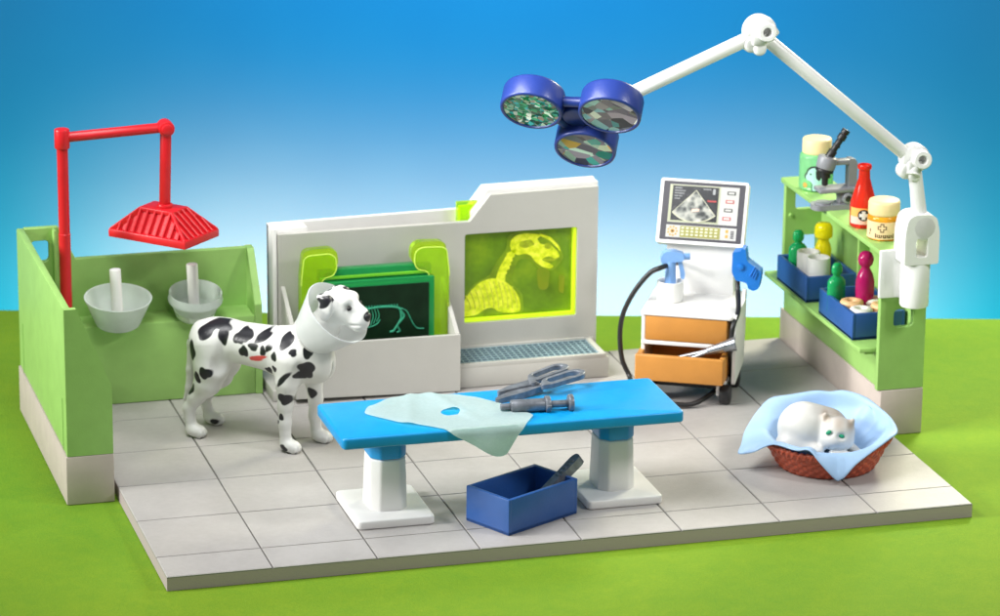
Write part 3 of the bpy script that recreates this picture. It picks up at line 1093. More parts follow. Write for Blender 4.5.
# ------------------------------------------------------------------ instruments on the table
t = thing('syringe', 'grey toy syringe lying on the table beside the mint drape', 'syringe', (3.8, .44, 1.03))
ax = Vector((1, -.07, 0)).normalized()
p0 = Vector((3.475, .50, 1.035))
def along(s): return p0 + ax * s
bm = B(); cyl(bm, along(0), along(.12), .033, 20, .006)
obj('nozzle', bm, M['silver'], t)
bm = B(); cyl(bm, along(.10), along(.46), .064, 28, .010)
for s in (.44,):
    cyl(bm, along(s), along(s + .05), .085, 28, .008)
obj('barrel', bm, M['silver'], t)
bm = B(); cyl(bm, along(.48), along(.68), .036, 20, .004); cyl(bm, along(.67), along(.72), .088, 28, .012)
obj('plunger', bm, M['silver'], t)
bm = B(); rbox(bm, (-.03, -.10, -.02), (.02, .10, .02), .01, 2, Matrix.Translation(along(.47)) @ Matrix.Rotation(-.07, 4, 'Z'))
obj('finger_flange', bm, M['silver'], t)

t = thing('forceps', 'grey toy scissors with two long loop handles lying on the table', 'scissors', (3.9, 1.05, .98))
mf = Matrix.Translation((3.93, 1.0, 1.02)) @ Matrix.Rotation(math.radians(22), 4, 'Z') @ Matrix.Rotation(math.radians(-4), 4, 'Y')
def loop_handle(off, ang, dz):
    outer = round_poly([(.02, -.055), (.12, -.095), (.52, -.105), (.60, -.03), (.58, .06), (.50, .10), (.14, .085)], .07, 5)
    inner = round_poly([(.14, -.045), (.50, -.062), (.545, .0), (.49, .058), (.16, .052)], .04, 4)
    b_ = B()
    prism(b_, outer, -.026, .026, mf @ Matrix.Translation((0, off, dz)) @ Matrix.Rotation(ang, 4, 'Z'), holes=[inner])
    obj('loop_handle', b_, M['silver'], t, bevel=.012)
loop_handle(.125, .10, .035)
loop_handle(-.075, -.02, .045)
bm = B()
prism(bm, round_poly([(.10, -.07), (.10, .07), (-.18, .06), (-.44, .0), (-.47, -.03), (-.44, -.055), (-.15, -.08)], .03, 4), -.035, .03, mf, bev=.012)
obj('blade', bm, M['silver'], t)
bm = B()
prism(bm, round_poly([(.10, -.03), (.08, .12), (-.18, .13), (-.36, .085), (-.35, .055), (-.15, .03)], .03, 4), -.01, .05, mf, bev=.012)
obj('blade', bm, M['silver'], t)
bm = B(); cyl(bm, (.03, .01, .02), (.03, .01, .075), .04, 20, .01, mf)
obj('pivot', bm, M['silver'], t)

# ------------------------------------------------------------------ dark blue bins
def make_bin(label, loc, rotz, sx, sy, h, group):
    t = thing('storage_box', label, 'box', loc, rotz, group)
    w = .045
    bm = B()
    rbox(bm, (-sx, -sy, 0), (sx, sy, .04), .010)
    rbox(bm, (-sx, -sy, .0), (-sx + w, sy, h), .010)
    rbox(bm, (sx - w, -sy, .0), (sx, sy, h), .010)
    rbox(bm, (-sx + w * .6, -sy, .001), (sx - w * .6, -sy + w, h - .0008), .010)
    rbox(bm, (-sx + w * .6, sy - w, .001), (sx - w * .6, sy, h - .0008), .010)
    obj('shell', bm, M['bin_blue'], t, world=False)
    return t
# box in front of the table
c = (Vector((3.33, -.317, 0)) + Vector((3.90, .70, 0))) / 2
make_bin('dark blue open box on the tiled floor in front of the treatment table', (3.615, .20, .002), math.radians(28.5), .465, .295, .36, 'dark blue storage boxes')
bin1 = make_bin('dark blue box at the back of the shelf holding two white cups and bottles', (8.105, 4.21, .803), 0, .295, .46, .285, 'dark blue storage boxes')
bin2 = make_bin('dark blue box on the shelf with bandage rolls and a raspberry bottle', (8.105, 2.86, .803), 0, .295, .50, .285, 'dark blue storage boxes')

# the knife handle in the floor box
bm = B()
a = Vector((3.72, .20, .10)); b_ = Vector((4.245, .36, .505))
d = (b_ - a).normalized()
side = d.cross(Vector((0, 0, 1))).normalized(); up = side.cross(d)
mk = Matrix((( d.x, side.x, up.x, a.x), (d.y, side.y, up.y, a.y), (d.z, side.z, up.z, a.z), (0, 0, 0, 1)))
L = (b_ - a).length
prism(bm, round_poly([(-.05, -.01), (.15, -.045), (L - .05, -.055), (L, -.03), (L, .035), (L - .05, .055), (.12, .04)], .02, 3), -.045, .045, mk, bev=.014)
for k in range(5):
    rbox(bm, (L - .30 + .05 * k, -.03, .040), (L - .275 + .05 * k, .03, .052), .004, 1, mk)
single('scalpel', bm, M['silver'], 'dark grey instrument handle leaning in the blue floor box', 'instrument', tuple(a))

# ------------------------------------------------------------------ ultrasound trolley
CO = Vector((6.4455, 3.5382, 0)); CY = math.radians(-28)
t = thing('ultrasound_trolley', 'white ultrasound trolley with tilted monitor and two orange drawers', 'trolley', tuple(CO), CY)
W = dict(world=False)
bm = B()
rbox(bm, (-.47, -.375, .20), (.445, .25, .235), .008)
rbox(bm, (-.475, -.38, .595), (.447, .25, .640), .008)
rbox(bm, (-.475, -.37, .20), (-.435, .26, .915), .008)
rbox(bm, (-.434, .22, .236), (.444, .26, .915), .006)
rbox(bm, (-.345, .27, .22), (.375, .58, .914), .02)
obj('carcass', bm, M['white'], t, **W)
bm = B(); box_round_z(bm, (-.485, -.395, .915), (.50, .62, .957), .04, .012)
obj('top_plate', bm, M['white'], t, **W)
bm = B(); prism(bm, round_poly([(-.36, .20), (.24, .275), (.33, .60), (.345, 1.07), (.28, 1.07), (.22, .96), (-.36, .96)], [.03, .03, .2, .03, .03, .02, .02]), 0, .035, MYZ(.497), bev=.008)
obj('side_panel', bm, M['white'], t, **W)
bm = B(); rbox(bm, (-.43, -.385, .645), (.44, .215, .912), .012)
obj('drawer', bm, M['orange'], t, **W)
bm = B()
rbox(bm, (-.495, -.62, .265), (.445, -.56, .55), .016, 3)
rbox(bm, (-.495, -.57, .265), (-.435, .18, .535), .012)
rbox(bm, (.385, -.57, .265), (.445, .18, .535), .012)
rbox(bm, (-.44, -.57, .265), (.39, .18, .30), .006)
rbox(bm, (-.44, .13, .28), (.39, .18, .53), .006)
obj('drawer', bm, M['orange'], t, **W)
bm = B(); rbox(bm, (-.36, -.33, .135), (.34, .30, .198), .01)
obj('chassis', bm, M['black'], t, **W)
for x in (-.40, .445):
    for y in (-.39, .22):
        bm = B(); cyl(bm, (x - .06, y, .106), (x + .055, y, .106), .104, 28, .02)
        wv = obj('wheel', bm, M['black'], t, **W)
        bm = B(); cyl(bm, (x + .045, y, .106), (x + .061, y, .106), .055, 20, .006); cyl(bm, (x - .066, y, .106), (x - .05, y, .106), .055, 20, .006)
        obj('hub', bm, M['dark'], wv, **W)
        bm = B(); rbox(bm, (x - .10, y - .03, .09), (x - .066, y + .03, .20), .006)
        obj('caster_fork', bm, M['white'], wv, **W)
bm = B(); prism(bm, [(.40, .955), (.62, .955), (.62, 1.80), (.46, 1.62), (.385, 1.50)], 0, .72, MYZ(-.345), bev=.016)
obj('neck', bm, M['white'], t, **W)
# tilted monitor
mm = Matrix.Translation((.012, .30, 1.525)) @ Matrix.Rotation(math.radians(-25), 4, 'X') @ MXZ(0)
bm = B(); prism(bm, round_poly([(-.47, 0), (.475, 0), (.475, .70), (-.47, .70)], .03, 4), -.13, 0, mm, bev=.014)
mon = obj('monitor', bm, M['white'], t, **W)
def dec(poly, z, mat, name, par=mon):
    b_ = B(); sheet(b_, poly, z, mm)
    return obj(name, b_, mat, par, smooth=False, **W)
def rc(x0, x1, y0, y1):
    return [(x0, y0), (x1, y0), (x1, y1), (x0, y1)]
# normalised panel coordinates: u 0..1, v 0..1 from the top left of the dark panel
PX0, PX1, PY0, PY1 = -.435, .445, .035, .672
def pu(u, v): return (PX0 + (PX1 - PX0) * u, PY1 - (PY1 - PY0) * v)
def pr(u0, u1, v0, v1): return rc(PX0 + (PX1 - PX0) * u0, PX0 + (PX1 - PX0) * u1, PY1 - (PY1 - PY0) * v1, PY1 - (PY1 - PY0) * v0)
fp = dec(round_poly(rc(PX0, PX1, PY0, PY1), .012, 3), .003, M['dark'], 'bezel')
dec(pr(.08, .93, .055, .70), .006, M['panel_grey'], 'display_frame')
dec(pr(.082, .70, .06, .695), .008, M['screen_edge'], 'display_border')
scr = dec(pr(.115, .68, .075, .665), .010, M['screen'], 'display')
ap = pu(.405, .14)
fan = [ap] + [(ap[0] + .345 * math.sin(a), ap[1] - .345 * math.cos(a)) for a in np.linspace(math.radians(40), math.radians(-44), 26)]
dec(fan, .012, M['scan'], 'scan_fan')
b_ = B()
ring = [ap, fan[1], ap, fan[-1]]
tube(b_, [Vector((p[0], p[1], .0125)) for p in (ap, fan[1])], .0032, 6, mm)
tube(b_, [Vector((p[0], p[1], .0125)) for p in (ap, fan[-1])], .0032, 6, mm)
tube(b_, [Vector((p[0], p[1], .0125)) for p in fan[1:]], .006, 6, mm)
obj('fan_outline', b_, M['key'], mon, **W)
b_ = B(); sheet(b_, [(ap[0] - .035, ap[1] - .235), (ap[0] + .045, ap[1] - .225), (ap[0] + .05, ap[1] - .20), (ap[0] - .03, ap[1] - .205)], .0145, mm)
obj('red_patch', b_, M['label_pink'], mon, smooth=False, **W)
b_ = B(); sheet(b_, rc(*[pu(.55, 0)[0], pu(.66, 0)[0], pu(0, .325)[1], pu(0, .30)[1]]), .0145, mm)
obj('red_trace', b_, M['ink_red'], mon, smooth=False, **W)
# unreadable text lines: rows of small dashes
for i, wd in enumerate((.085, .12, .115, .085, .065)):
    b_ = B()
    v = .105 + i * .045
    u = .145
    while u < .145 + wd:
        l = .009 + .010 * random.random()
        sheet(b_, pr(u, u + l, v, v + .020), .0125, mm)
        u += l + .005
    obj('text_line', b_, M['ink_grey'], mon, smooth=False, **W)
b_ = B()
u = .49
while u < .58:
    sheet(b_, pr(u, u + .010, .105, .125), .0125, mm); u += .014
obj('text_line', b_, M['ink_grey'], mon, smooth=False, **W)
b_ = B()
sheet(b_, round_poly(pr(.608, .640, .10, .20), .012, 3), .0125, mm)
obj('body_icon', b_, M['ink_grey'], mon, smooth=False, **W)
for i, mt in enumerate((M['ink'], M['ink_red'], M['ink'], M['ink_red'])):
    v0 = .125 + i * .145
    u0 = .79 - .012 * i
    b_ = B(); sheet(b_, pr(u0 - .006, u0 + .098, v0, v0 + .06), .0085, mm)
    k_ = obj('screen_button', b_, mt, mon, smooth=False, **W)
    b_ = B(); sheet(b_, pr(u0 + .008, u0 + .084, v0 + .014, v0 + .046), .0105, mm)
    obj('button_face', b_, M['panel_grey'], k_, smooth=False, **W)
dec(pr(.075, .935, .745, .955), .006, M['panel_grey'], 'control_strip')
dec(pr(.245, .735, .755, .945), .0085, M['olive'], 'keypad')
b_ = B()
for i in range(8):
    for j in range(3):
        u0 = .262 + i * .058; v0 = .775 + j * .055
        rbox(b_, (pu(u0, 0)[0], pu(0, v0 + .030)[1], .008), (pu(u0 + .034, 0)[0], pu(0, v0)[1], .014), .002, 1, mm)
obj('keys', b_, M['key'], mon, **W)
b_ = B(); cc = pu(.155, .85)
for k in range(9):
    a = 2 * PI * k / 9
    x, y = cc[0] + .047 * math.cos(a), cc[1] + .047 * math.sin(a)
    sheet(b_, [(x + .012 * math.cos(2 * PI * j / 8), y + .012 * math.sin(2 * PI * j / 8)) for j in range(8)], .0085, mm)
sheet(b_, [(cc[0] + .024 * math.cos(2 * PI * j / 14), cc[1] + .024 * math.sin(2 * PI * j / 14)) for j in range(14)], .0085, mm)
obj('selector_dial', b_, M['ink_gold'], mon, smooth=False, **W)
b_ = B(); sheet(b_, [(cc[0] + .012 * math.cos(2 * PI * j / 12), cc[1] + .012 * math.sin(2 * PI * j / 12)) for j in range(12)], .0105, mm)
obj('dial_centre', b_, M['ink_brown'], mon, smooth=False, **W)
b_ = B()
for v0 in (.775, .86):
    sheet(b_, pr(.80, .835, v0, v0 + .055), .0085, mm)
obj('amber_keys', b_, M['ink_gold'], mon, smooth=False, **W)
b_ = B()
for k in range(5):
    sheet(b_, pr(.865, .905, .79 + .028 * k, .808 + .028 * k), .0085, mm)
obj('grille', b_, M['dark'], mon, smooth=False, **W)

# probe and its black cable
t = thing('ultrasound_probe', 'bright blue ultrasound probe on the trolley side with looping black cable', 'probe', tuple(CO), CY)
poly = [(0.407, 1.534), (0.493, 1.549), (0.5, 1.58), (0.544, 1.58), (0.562, 1.447), (0.716, 1.341), (0.717, 1.297), (0.696, 1.152), (0.644, 1.121), (0.582, 1.143), (0.572, 1.197), (0.537, 1.212), (0.45, 1.224), (0.404, 1.31)]
bm = B(); prism(bm, round_poly(poly[::-1], .02, 3), 0, .15, MXZ(.225), bev=.022, seg=3)
pb = obj('grip', bm, M['probe'], t, **W)
bm = B()
for k in range(3):
    p = Vector((.60 + .026 * k, .069, 1.285 - .016 * k)); q = Vector((.655 + .012 * k, .069, 1.395 - .03 * k))
    tube(bm, [p, q], .008, 8)
cyl(bm, (.50, .074, 1.38), (.50, .055, 1.38), .035, 18, .006)
obj('grip_ridges', bm, M['probe'], pb, **W)
path = [(.455, .14, 1.26), (.48, .06, 1.10), (.525, -.20, .97), (.503, -.40, .86), (.480, -.36, .60), (.478, -.22, .36), (.45, -.15, .22), (.36, -.20, .14), (.27, -.42, .09), (.12, -.62, .045), (-.116, -.66, .05), (-.40, -.48, .05), (-.58, -.20, .07), (-.654, -.05, .127), (-.733, -.05, .305), (-.76, -.05, .556), (-.742, -.05, .759), (-.683, -.05, .93), (-.581, -.05, 1.115), (-.445, -.05, 1.285), (-.333, -.05, 1.347), (-.25, .15, 1.34), (-.20, .42, 1.28)]
bm = B(); tube(bm, smooth_path(path, 10), .027, 12)
obj('cable', bm, M['black'], t, **W)

# spray bottle
t = thing('spray_bottle', 'white round spray bottle with pale blue trigger on the trolley top', 'bottle', tuple((Matrix.Translation(CO) @ Matrix.Rotation(CY, 4, 'Z')) @ Vector((-.25, .07, .957))), CY)
bm = B(); lathe(bm, [(0, 0), (.125, 0), (.138, .012), (.142, .03), (.142, .205), (.138, .217), (.130, .222), (.118, .218), (.112, .205), (.112, .15), (0, .15)], 36)
obj('body', bm, M['white'], t, world=False)
mz = Matrix.Rotation(-CY - .27, 4, 'Z')
bm = B()
tube(bm, [(0, 0, .15), (0, 0, .34), (-.005, 0, .44)], [.062, .056, .060], 20, mz)
obj('stem', bm, M['sprayer'], t, world=False)
bm = B()
prism(bm, round_poly([(-.10, .415), (.135, .445), (.14, .525), (.02, .56), (-.07, .545), (-.11, .48)], .03, 4), -.05, .05, mz @ MXZ(0), bev=.015)
cyl(bm, (.12, 0, .485), (.205, 0, .487), .036, 18, .008, mz)
obj('spray_head', bm, M['sprayer'], t, world=False)
bm = B()
prism(bm, round_poly([(.07, .45), (.115, .45), (.155, .30), (.145, .235), (.105, .25), (.10, .31)], .015, 3), -.025, .025, mz @ MXZ(0), bev=.008)
obj('trigger', bm, M['sprayer'], t, world=False)

# chrome instrument in the open drawer
t = thing('tweezers', 'shiny silver tweezers lying across the open orange drawer', 'tweezers', tuple(CO), CY)
bm = B()
tube(bm, smooth_path([(-.10, -.50, .50), (.10, -.495, .555), (.30, -.49, .615), (.42, -.47, .655)], 5), [.014 + .026 * k / 15 for k in range(16)], 12)
tube(bm, smooth_path([(.06, -.52, .51), (.16, -.51, .55), (.30, -.49, .61), (.42, -.47, .65)], 5), [.014 + .024 * k / 15 for k in range(16)], 12)
obj('arm', bm, M['steel'], t, **W)
bm = B(); tube(bm, smooth_path([(.26, -.49, .60), (.40, -.475, .648), (.52, -.455, .685), (.545, -.45, .692)], 5), [.042 + .036 * min(1, k / 12) - (.012 if k > 14 else 0) for k in range(16)], 18)
obj('grip', bm, M['steel'], t, **W)

# ------------------------------------------------------------------ green shelf unit on the right
t = thing('shelf_unit', 'light green shelf unit with grey base at the right end of the floor', 'shelf', (8.24, 3.5, -.142))
bm = B(); rbox(bm, (8.004, 1.985, -.142), (8.478, 5.05, .352), .012)
obj('plinth', bm, M['plinth'], t)
bm = B(); rbox(bm, (8.012, 2.072, .355), (8.44, 4.965, .748), .006)
obj('base_panel', bm, M['green'], t)
bm = B(); rbox(bm, (7.79, 2.082, .750), (8.46, 5.02, .800), .012)
rbox(bm, (7.86, 2.10, .725), (7.95, 2.40, .751), .006)
obj('lower_shelf', bm, M['green'], t)
bm = B(); rbox(bm, (8.425, 2.072, .80), (8.472, 5.03, 1.81), .008)
obj('back_wall', bm, M['green'], t)
bm = B()
prism(bm, [(7.968, .355), (8.476, .355), (8.476, 1.80), (7.968, 1.80)], 0, .075, MXZ(2.07), holes=[rrect(8.12, 8.335, 1.03, 1.225, .05)])
obj('front_panel', bm, M['green'], t, bevel=.011)
bm = B()
prism(bm, [(8.0, .76), (8.476, .76), (8.476, 1.80), (8.0, 1.80)], 0, .07, MXZ(5.04), holes=[rrect(8.115, 8.38, 1.50, 1.755, .04), rrect(8.13, 8.38, .98, 1.20, .04)])
obj('end_panel', bm, M['green'], t, bevel=.011)
bm = B(); rbox(bm, (7.962, 1.99, 1.80), (8.478, 5.05, 1.858), .012)
obj('top_shelf', bm, M['green'], t)
bm = B(); cyl(bm, (8.06, 4.975, 1.44), (8.06, 4.94, 1.44), .022, 16, .006)
obj('stud', bm, M['green'], t)
bm = B()
rbox(bm, (8.30, 3.5, .80), (8.424, 3.54, 1.80), .006)
obj('support_rib', bm, M['green'], t)

# ------------------------------------------------------------------ bottles, cups, bandage rolls in the shelf boxes
def pawn_bottle(name, label, loc, prof, mat, group=None, cat='bottle', flat_y=1.0, rotz=0):
    bm = B(); lathe(bm, prof, 36, Matrix.Translation(loc) @ Matrix.Rotation(rotz, 4, 'Z') @ Matrix.Diagonal((1, flat_y, 1, 1)))
    return single(name, bm, mat, label, cat, loc, 0, group, angle=60)
gp = [(0, 0), (.088, 0), (.10, .012), (.104, .05), (.104, .33), (.098, .37), (.07, .405), (.042, .42), (.042, .435), (.058, .45), (.064, .48), (.058, .53), (.035, .555), (0, .56)]
g1 = pawn_bottle('bottle', 'green see-through bottle at the back left of the far shelf box', (7.955, 4.42, .845), [(r, z * 1.04) for r, z in gp], M['glass_green'], 'green see-through bottles in the shelf boxes', flat_y=.8)
dup(g1, (7.912, 3.12, .845), .3, 'green see-through bottle at the left end of the front shelf box', 'green see-through bottles in the shelf boxes')
pawn_bottle('bottle', 'yellow see-through bottle behind the white cups', (8.18, 4.25, .845),
            [(0, 0), (.075, 0), (.086, .012), (.090, .05), (.088, .30), (.093, .40), (.080, .45), (.062, .49), (.062, .52), (.096, .535), (.10, .56), (.10, .62), (.094, .66), (.07, .69), (0, .695)], M['glass_yellow'])
pawn_bottle('bottle', 'raspberry red see-through bottle with a round ball top', (8.135, 2.87, .845),
            [(0, 0), (.062, 0), (.072, .012), (.078, .06), (.10, .30), (.10, .44), (.080, .52), (.055, .565), (.045, .585), (.05, .60), (.075, .625), (.085, .67), (.083, .70), (.062, .745), (.035, .762), (0, .766)], M['glass_rasp'])
bm = B(); lathe(bm, [(0, 0), (.112, 0), (.122, .012), (.126, .40), (.122, .408), (.112, .410), (.104, .402), (.102, .34), (0, .335)], 36)
bmesh.ops.transform(bm, matrix=Matrix.Translation((7.985, 4.17, .845)), verts=bm.verts)
cup = single('cup', bm, M['white'], 'white round cup beside the yellow bottle, farther of two', 'cup', (7.985, 4.17, .845), 0, 'white cups in the far shelf box')
dup(cup, (8.012, 3.93, .845), .5, 'white round cup at the near end of the far shelf box', 'white cups in the far shelf box')
def roll(label, loc, mat, R=.118, h=.085):
    prof = [(.036, .0), (R - .03, 0), (R - .006, .012), (R, .035), (R, h - .07), (R - .012, h - .062), (R - .004, h - .045), (R, h - .03), (R - .012, h - .008), (R - .035, h), (.065, h), (.042, h - .012), (.036, h - .04), (.036, 0)]
    bm = B(); lathe(bm, prof, 32, Matrix.Translation(loc))
    return single('bandage_roll', bm, mat, label, 'bandage roll', loc, 0, 'bandage rolls in the front shelf box', angle=60)
r1 = roll('tan bandage roll in front of the green bottle, left of two tan ones', (7.955, 2.77, .845), M['ring_tan'], .125, .275)
r2 = roll('white bandage roll nearest the front corner of the shelf box', (7.972, 2.54, .845), M['ring_white'], .125, .255)
dup(r2, (8.215, 2.86, .845), .3, 'white bandage roll just right of the raspberry bottle', 'bandage rolls in the front shelf box')
dup(r1, (8.225, 2.575, .845), .6, 'tan bandage roll half hidden by the green front panel', 'bandage rolls in the front shelf box')

# ------------------------------------------------------------------ things on the top shelf
def wrap(bm, poly, R, c, a0, zoff=0, push=.002):
    """lay a small flat shape round an upright cylinder: x -> angle, y -> height"""
    t = bmesh.new()
    xs = [p[0] for p in poly]
    tris = tessellate_polygon([[Vector((p[0], p[1], 0)) for p in poly]])
    vs = [t.verts.new((p[0], p[1], 0)) for p in poly]
    for a, b, c_ in tris:
        try: t.faces.new((vs[a], vs[b], vs[c_]))
        except ValueError: pass
    bmesh.ops.subdivide_edges(t, edges=t.edges, cuts=3, use_grid_fill=True)
    for v in t.verts:
        a = a0 + v.co.x / R
        v.co = Vector((c[0] + (R + push) * math.cos(a), c[1] + (R + push) * math.sin(a), c[2] + v.co.y))
    bmesh.ops.recalc_face_normals(t, faces=t.faces)
    for f in t.faces:
        f.normal_update()
        m = f.calc_center_median()
        if f.normal.dot(Vector((m.x - c[0], m.y - c[1], 0))) < 0:
            f.normal_flip()
    add_bm(bm, t)
FACE = math.radians(-106)       # direction in which labels look
def strip(R, c, a0, a1, z0, z1, push=.001):
    b_ = B(); n = 24
    lo = []; hi = []
    for k in range(n + 1):
        a = a0 + (a1 - a0) * k / n
        x, y = c[0] + (R + push) * math.cos(a), c[1] + (R + push) * math.sin(a)
        lo.append(b_.verts.new((x, y, c[2] + z0))); hi.append(b_.verts.new((x, y, c[2] + z1)))
    for k in range(n):
        b_.faces.new((lo[k], lo[k + 1], hi[k + 1], hi[k]))
    return b_
def cross_poly(cx, cy, r, w):
    return [(cx + x, cy + y) for x, y in ((-w, -r), (w, -r), (w, -w), (r, -w), (r, w), (w, w), (w, r), (-w, r), (-w, w), (-r, w), (-r, -w), (-w, -w))]
def disc_poly(cx, cy, r, n=20):
    return [(cx + r * math.cos(2 * PI * k / n), cy + r * math.sin(2 * PI * k / n)) for k in range(n)]
# green jar with a picture of a puppy
c = (8.165, 4.50, 1.86)
t = thing('jar', 'green jar with cream lid and an animal picture behind the microscope', 'jar', c)
bm = B(); lathe(bm, [(0, 0), (.165, 0), (.182, .015), (.187, .04), (.187, .37), (.180, .395), (.160, .41), (0, .41)], 44, Matrix.Translation(c))
obj('body', bm, M['jar_green'], t, angle=50)
bm = B(); lathe(bm, [(0, .405), (.150, .405), (.158, .415), (.160, .43), (.160, .55), (.152, .568), (.13, .575), (0, .575)], 44, Matrix.Translation(c))
obj('lid', bm, M['cream'], t, angle=50)
fa = FACE
pup = [(-.055, .02), (-.05, .10), (-.085, .13), (-.125, .14), (-.135, .175), (-.115, .20), (-.10, .245), (-.06, .275), (.0, .28), (.03, .25), (.045, .18), (.055, .10), (.09, .06), (.085, .02)]
bm = B(); wrap(bm, round_poly([(x * 1.12 - .003, (y - .14) * 1.10 + .145) for x, y in pup], .02, 3), .187, c, fa, push=.0015)
obj('picture_outline', bm, M['ink'], t, smooth=False)
bm = B(); wrap(bm, round_poly(pup, .02, 3), .187, c, fa, push=.0030)
pc = obj('picture', bm, M['jar_mint'], t, smooth=False)
bm = B()
wrap(bm, round_poly([(-.02, .25), (.03, .25), (.045, .18), (.02, .13), (-.015, .16)], .015, 3), .187, c, fa, push=.0045)
wrap(bm, disc_poly(-.075, .205, .011, 10), .187, c, fa, push=.0045)
wrap(bm, disc_poly(.03, .07, .018, 10), .187, c, fa, push=.0045)
obj('picture_spots', bm, M['ink'], pc, smooth=False)
bm = B(); wrap(bm, disc_poly(-.14, .075, .03, 14), .187, c, fa, push=.003)
obj('badge', bm, M['ink_gold'], t, smooth=False)
# red cone bottle
c = (8.12, 2.97, 1.86)
t = thing('flask', 'red cone-necked bottle with a cross label behind the orange jar', 'bottle', c)
bm = B(); lathe(bm, [(0, 0), (.125, 0), (.137, .012), (.140, .04), (.140, .23), (.132, .28), (.085, .44), (.062, .52), (.058, .60), (.060, .615), (.074, .625), (.076, .655), (.068, .668), (.045, .67), (.045, .63), (0, .62)], 40, Matrix.Translation(c))
obj('body', bm, M['glass_red'], t, angle=50)
bm = strip(.140, c, FACE - 1.2, FACE + 1.2, .075, .225, .0015)
lb = obj('label', bm, M['label_orange'], t)
bm = strip(.140, c, FACE - 1.19, FACE + 1.19, .05, .13, .003)
obj('label_band', bm, M['label_pink'], lb)
bm = B(); wrap(bm, disc_poly(-.005, .15, .062, 24), .140, c, FACE, push=.0045)
obj('emblem_ring', bm, M['ink'], lb, smooth=False)
bm = B(); wrap(bm, cross_poly(-.005, .15, .046, .018), .140, c, FACE, push=.0062)
obj('emblem_cross', bm, M['ink_white'], lb, smooth=False)
# orange jar
c = (8.168, 2.50, 1.86)
t = thing('jar', 'orange jar with cream lid and a cross label at the front of the top shelf', 'jar', c)
bm = B(); lathe(bm, [(0, 0), (.155, 0), (.168, .012), (.172, .035), (.172, .22), (.166, .245), (.150, .262), (0, .262)], 44, Matrix.Translation(c))
obj('body', bm, M['glass_orange'], t, angle=50)
bm = B(); lathe(bm, [(0, .255), (.152, .255), (.162, .265), (.166, .28), (.166, .385), (.158, .405), (.135, .415), (0, .415)], 44, Matrix.Translation(c))
obj('lid', bm, M['cream'], t, angle=50)
bm = strip(.172, c, FACE - 1.45, FACE + 1.45, .022, .205, .0015)
lb = obj('label', bm, M['label_cream'], t)
bm = B(); wrap(bm, cross_poly(-.03, .145, .047, .019), .172, c, FACE, push=.003)
obj('cross_outline', bm, M['ink_brown'], lb, smooth=False)
bm = B(); wrap(bm, cross_poly(-.03, .145, .036, .010), .172, c, FACE, push=.0045)
obj('cross_face', bm, M['label_cream'], lb, smooth=False)
bm = B()
for k in range(10):
    x = -.105 + .021 * k
    h = .034 if k in (0, 9) else .024
    wrap(bm, rc(x, x + .012, .048, .048 + h), .172, c, FACE, push=.003)
wrap(bm, rc(-.105, .095, .038, .047), .172, c, FACE, push=.003)
wrap(bm, rc(-.175, -.162, .09, .125), .172, c, FACE, push=.003)
wrap(bm, rc(-.185, -.17, .06, .08), .172, c, FACE, push=.003)
obj('label_marks', bm, M['ink_brown'], lb, smooth=False)
bm = B(); wrap(bm, disc_poly(.13, .15, .036, 16), .172, c, FACE, push=.003)
obj('pink_badge', bm, M['label_pink'], lb, smooth=False)

# microscope
c = Vector((8.10, 3.72, 1.859))
t = thing('microscope', 'grey microscope with a tilted black eyepiece on the green top shelf', 'microscope', tuple(c))
g = M['microscope']
bm = B()
prism(bm, round_poly([(-.25, -.11), (.20, -.11), (.24, -.05), (.24, .05), (.20, .11), (-.25, .11), (-.285, 0)], .07, 4), 0, .055, Matrix.Translation(c), bev=.012)
tube(bm, [c + Vector((-.14, 0, .05)), c + Vector((-.14, 0, .075))], .085, 24)
obj('base', bm, g, t)
bm = B()
rbox(bm, (c.x + .02, c.y - .06, c.z + .05), (c.x + .20, c.y + .06, c.z + .21), .02)
prism(bm, round_poly([(.12, .19), (.215, .19), (.215, .50), (.185, .54), (.12, .54), (.12, .46)], .02, 3), -.055, .055, Matrix.Translation(c) @ MXZ(0), bev=.012)
obj('pillar', bm, g, t)
bm = B(); cyl(bm, c + Vector((.10, -.12, .12)), c + Vector((.10, .12, .12)), .06, 24, .012)
kn = obj('focus_knob', bm, g, t)
bm = B(); cyl(bm, c + Vector((.10, -.124, .12)), c + Vector((.10, -.119, .12)), .034, 20, .001)
obj('knob_centre', bm, M['black'], kn)
bm = B(); rbox(bm, (c.x - .22, c.y - .11, c.z + .185), (c.x + .22, c.y + .11, c.z + .235), .016)
obj('stage', bm, g, t)
bm = B()
rbox(bm, (c.x - .12, c.y - .05, c.z + .475), (c.x + .20, c.y + .05, c.z + .535), .015)
hd = (Vector((.20, 0, .98))).normalized()
cyl(bm, c + Vector((-.135, 0, .435)), c + Vector((-.100, 0, .575)), .105, 28, .025)
obj('head', bm, g, t)
bm = B()
cyl(bm, c + Vector((-.142, 0, .405)), c + Vector((-.135, 0, .437)), .098, 26, .006)
tube(bm, [c + Vector((-.13, 0, .42)), c + Vector((-.13, 0, .34)), c + Vector((-.13, 0, .335)), c + Vector((-.13, 0, .26)), c + Vector((-.13, 0, .25))], [.06, .055, .036, .034, .02], 18)
obj('objective', bm, M['black'], t)
bm = B()
e0 = c + Vector((-.10, 0, .55)); dv = Vector((.175, 0, .27)).normalized()
for s0, s1, r in ((0, .10, .048), (.09, .24, .036), (.15, .17, .046), (.235, .30, .048), (.295, .315, .036), (.31, .36, .046)):
    cyl(bm, e0 + dv * s0, e0 + dv * s1, r, 20, .006)
obj('eyepiece', bm, M['black'], t)

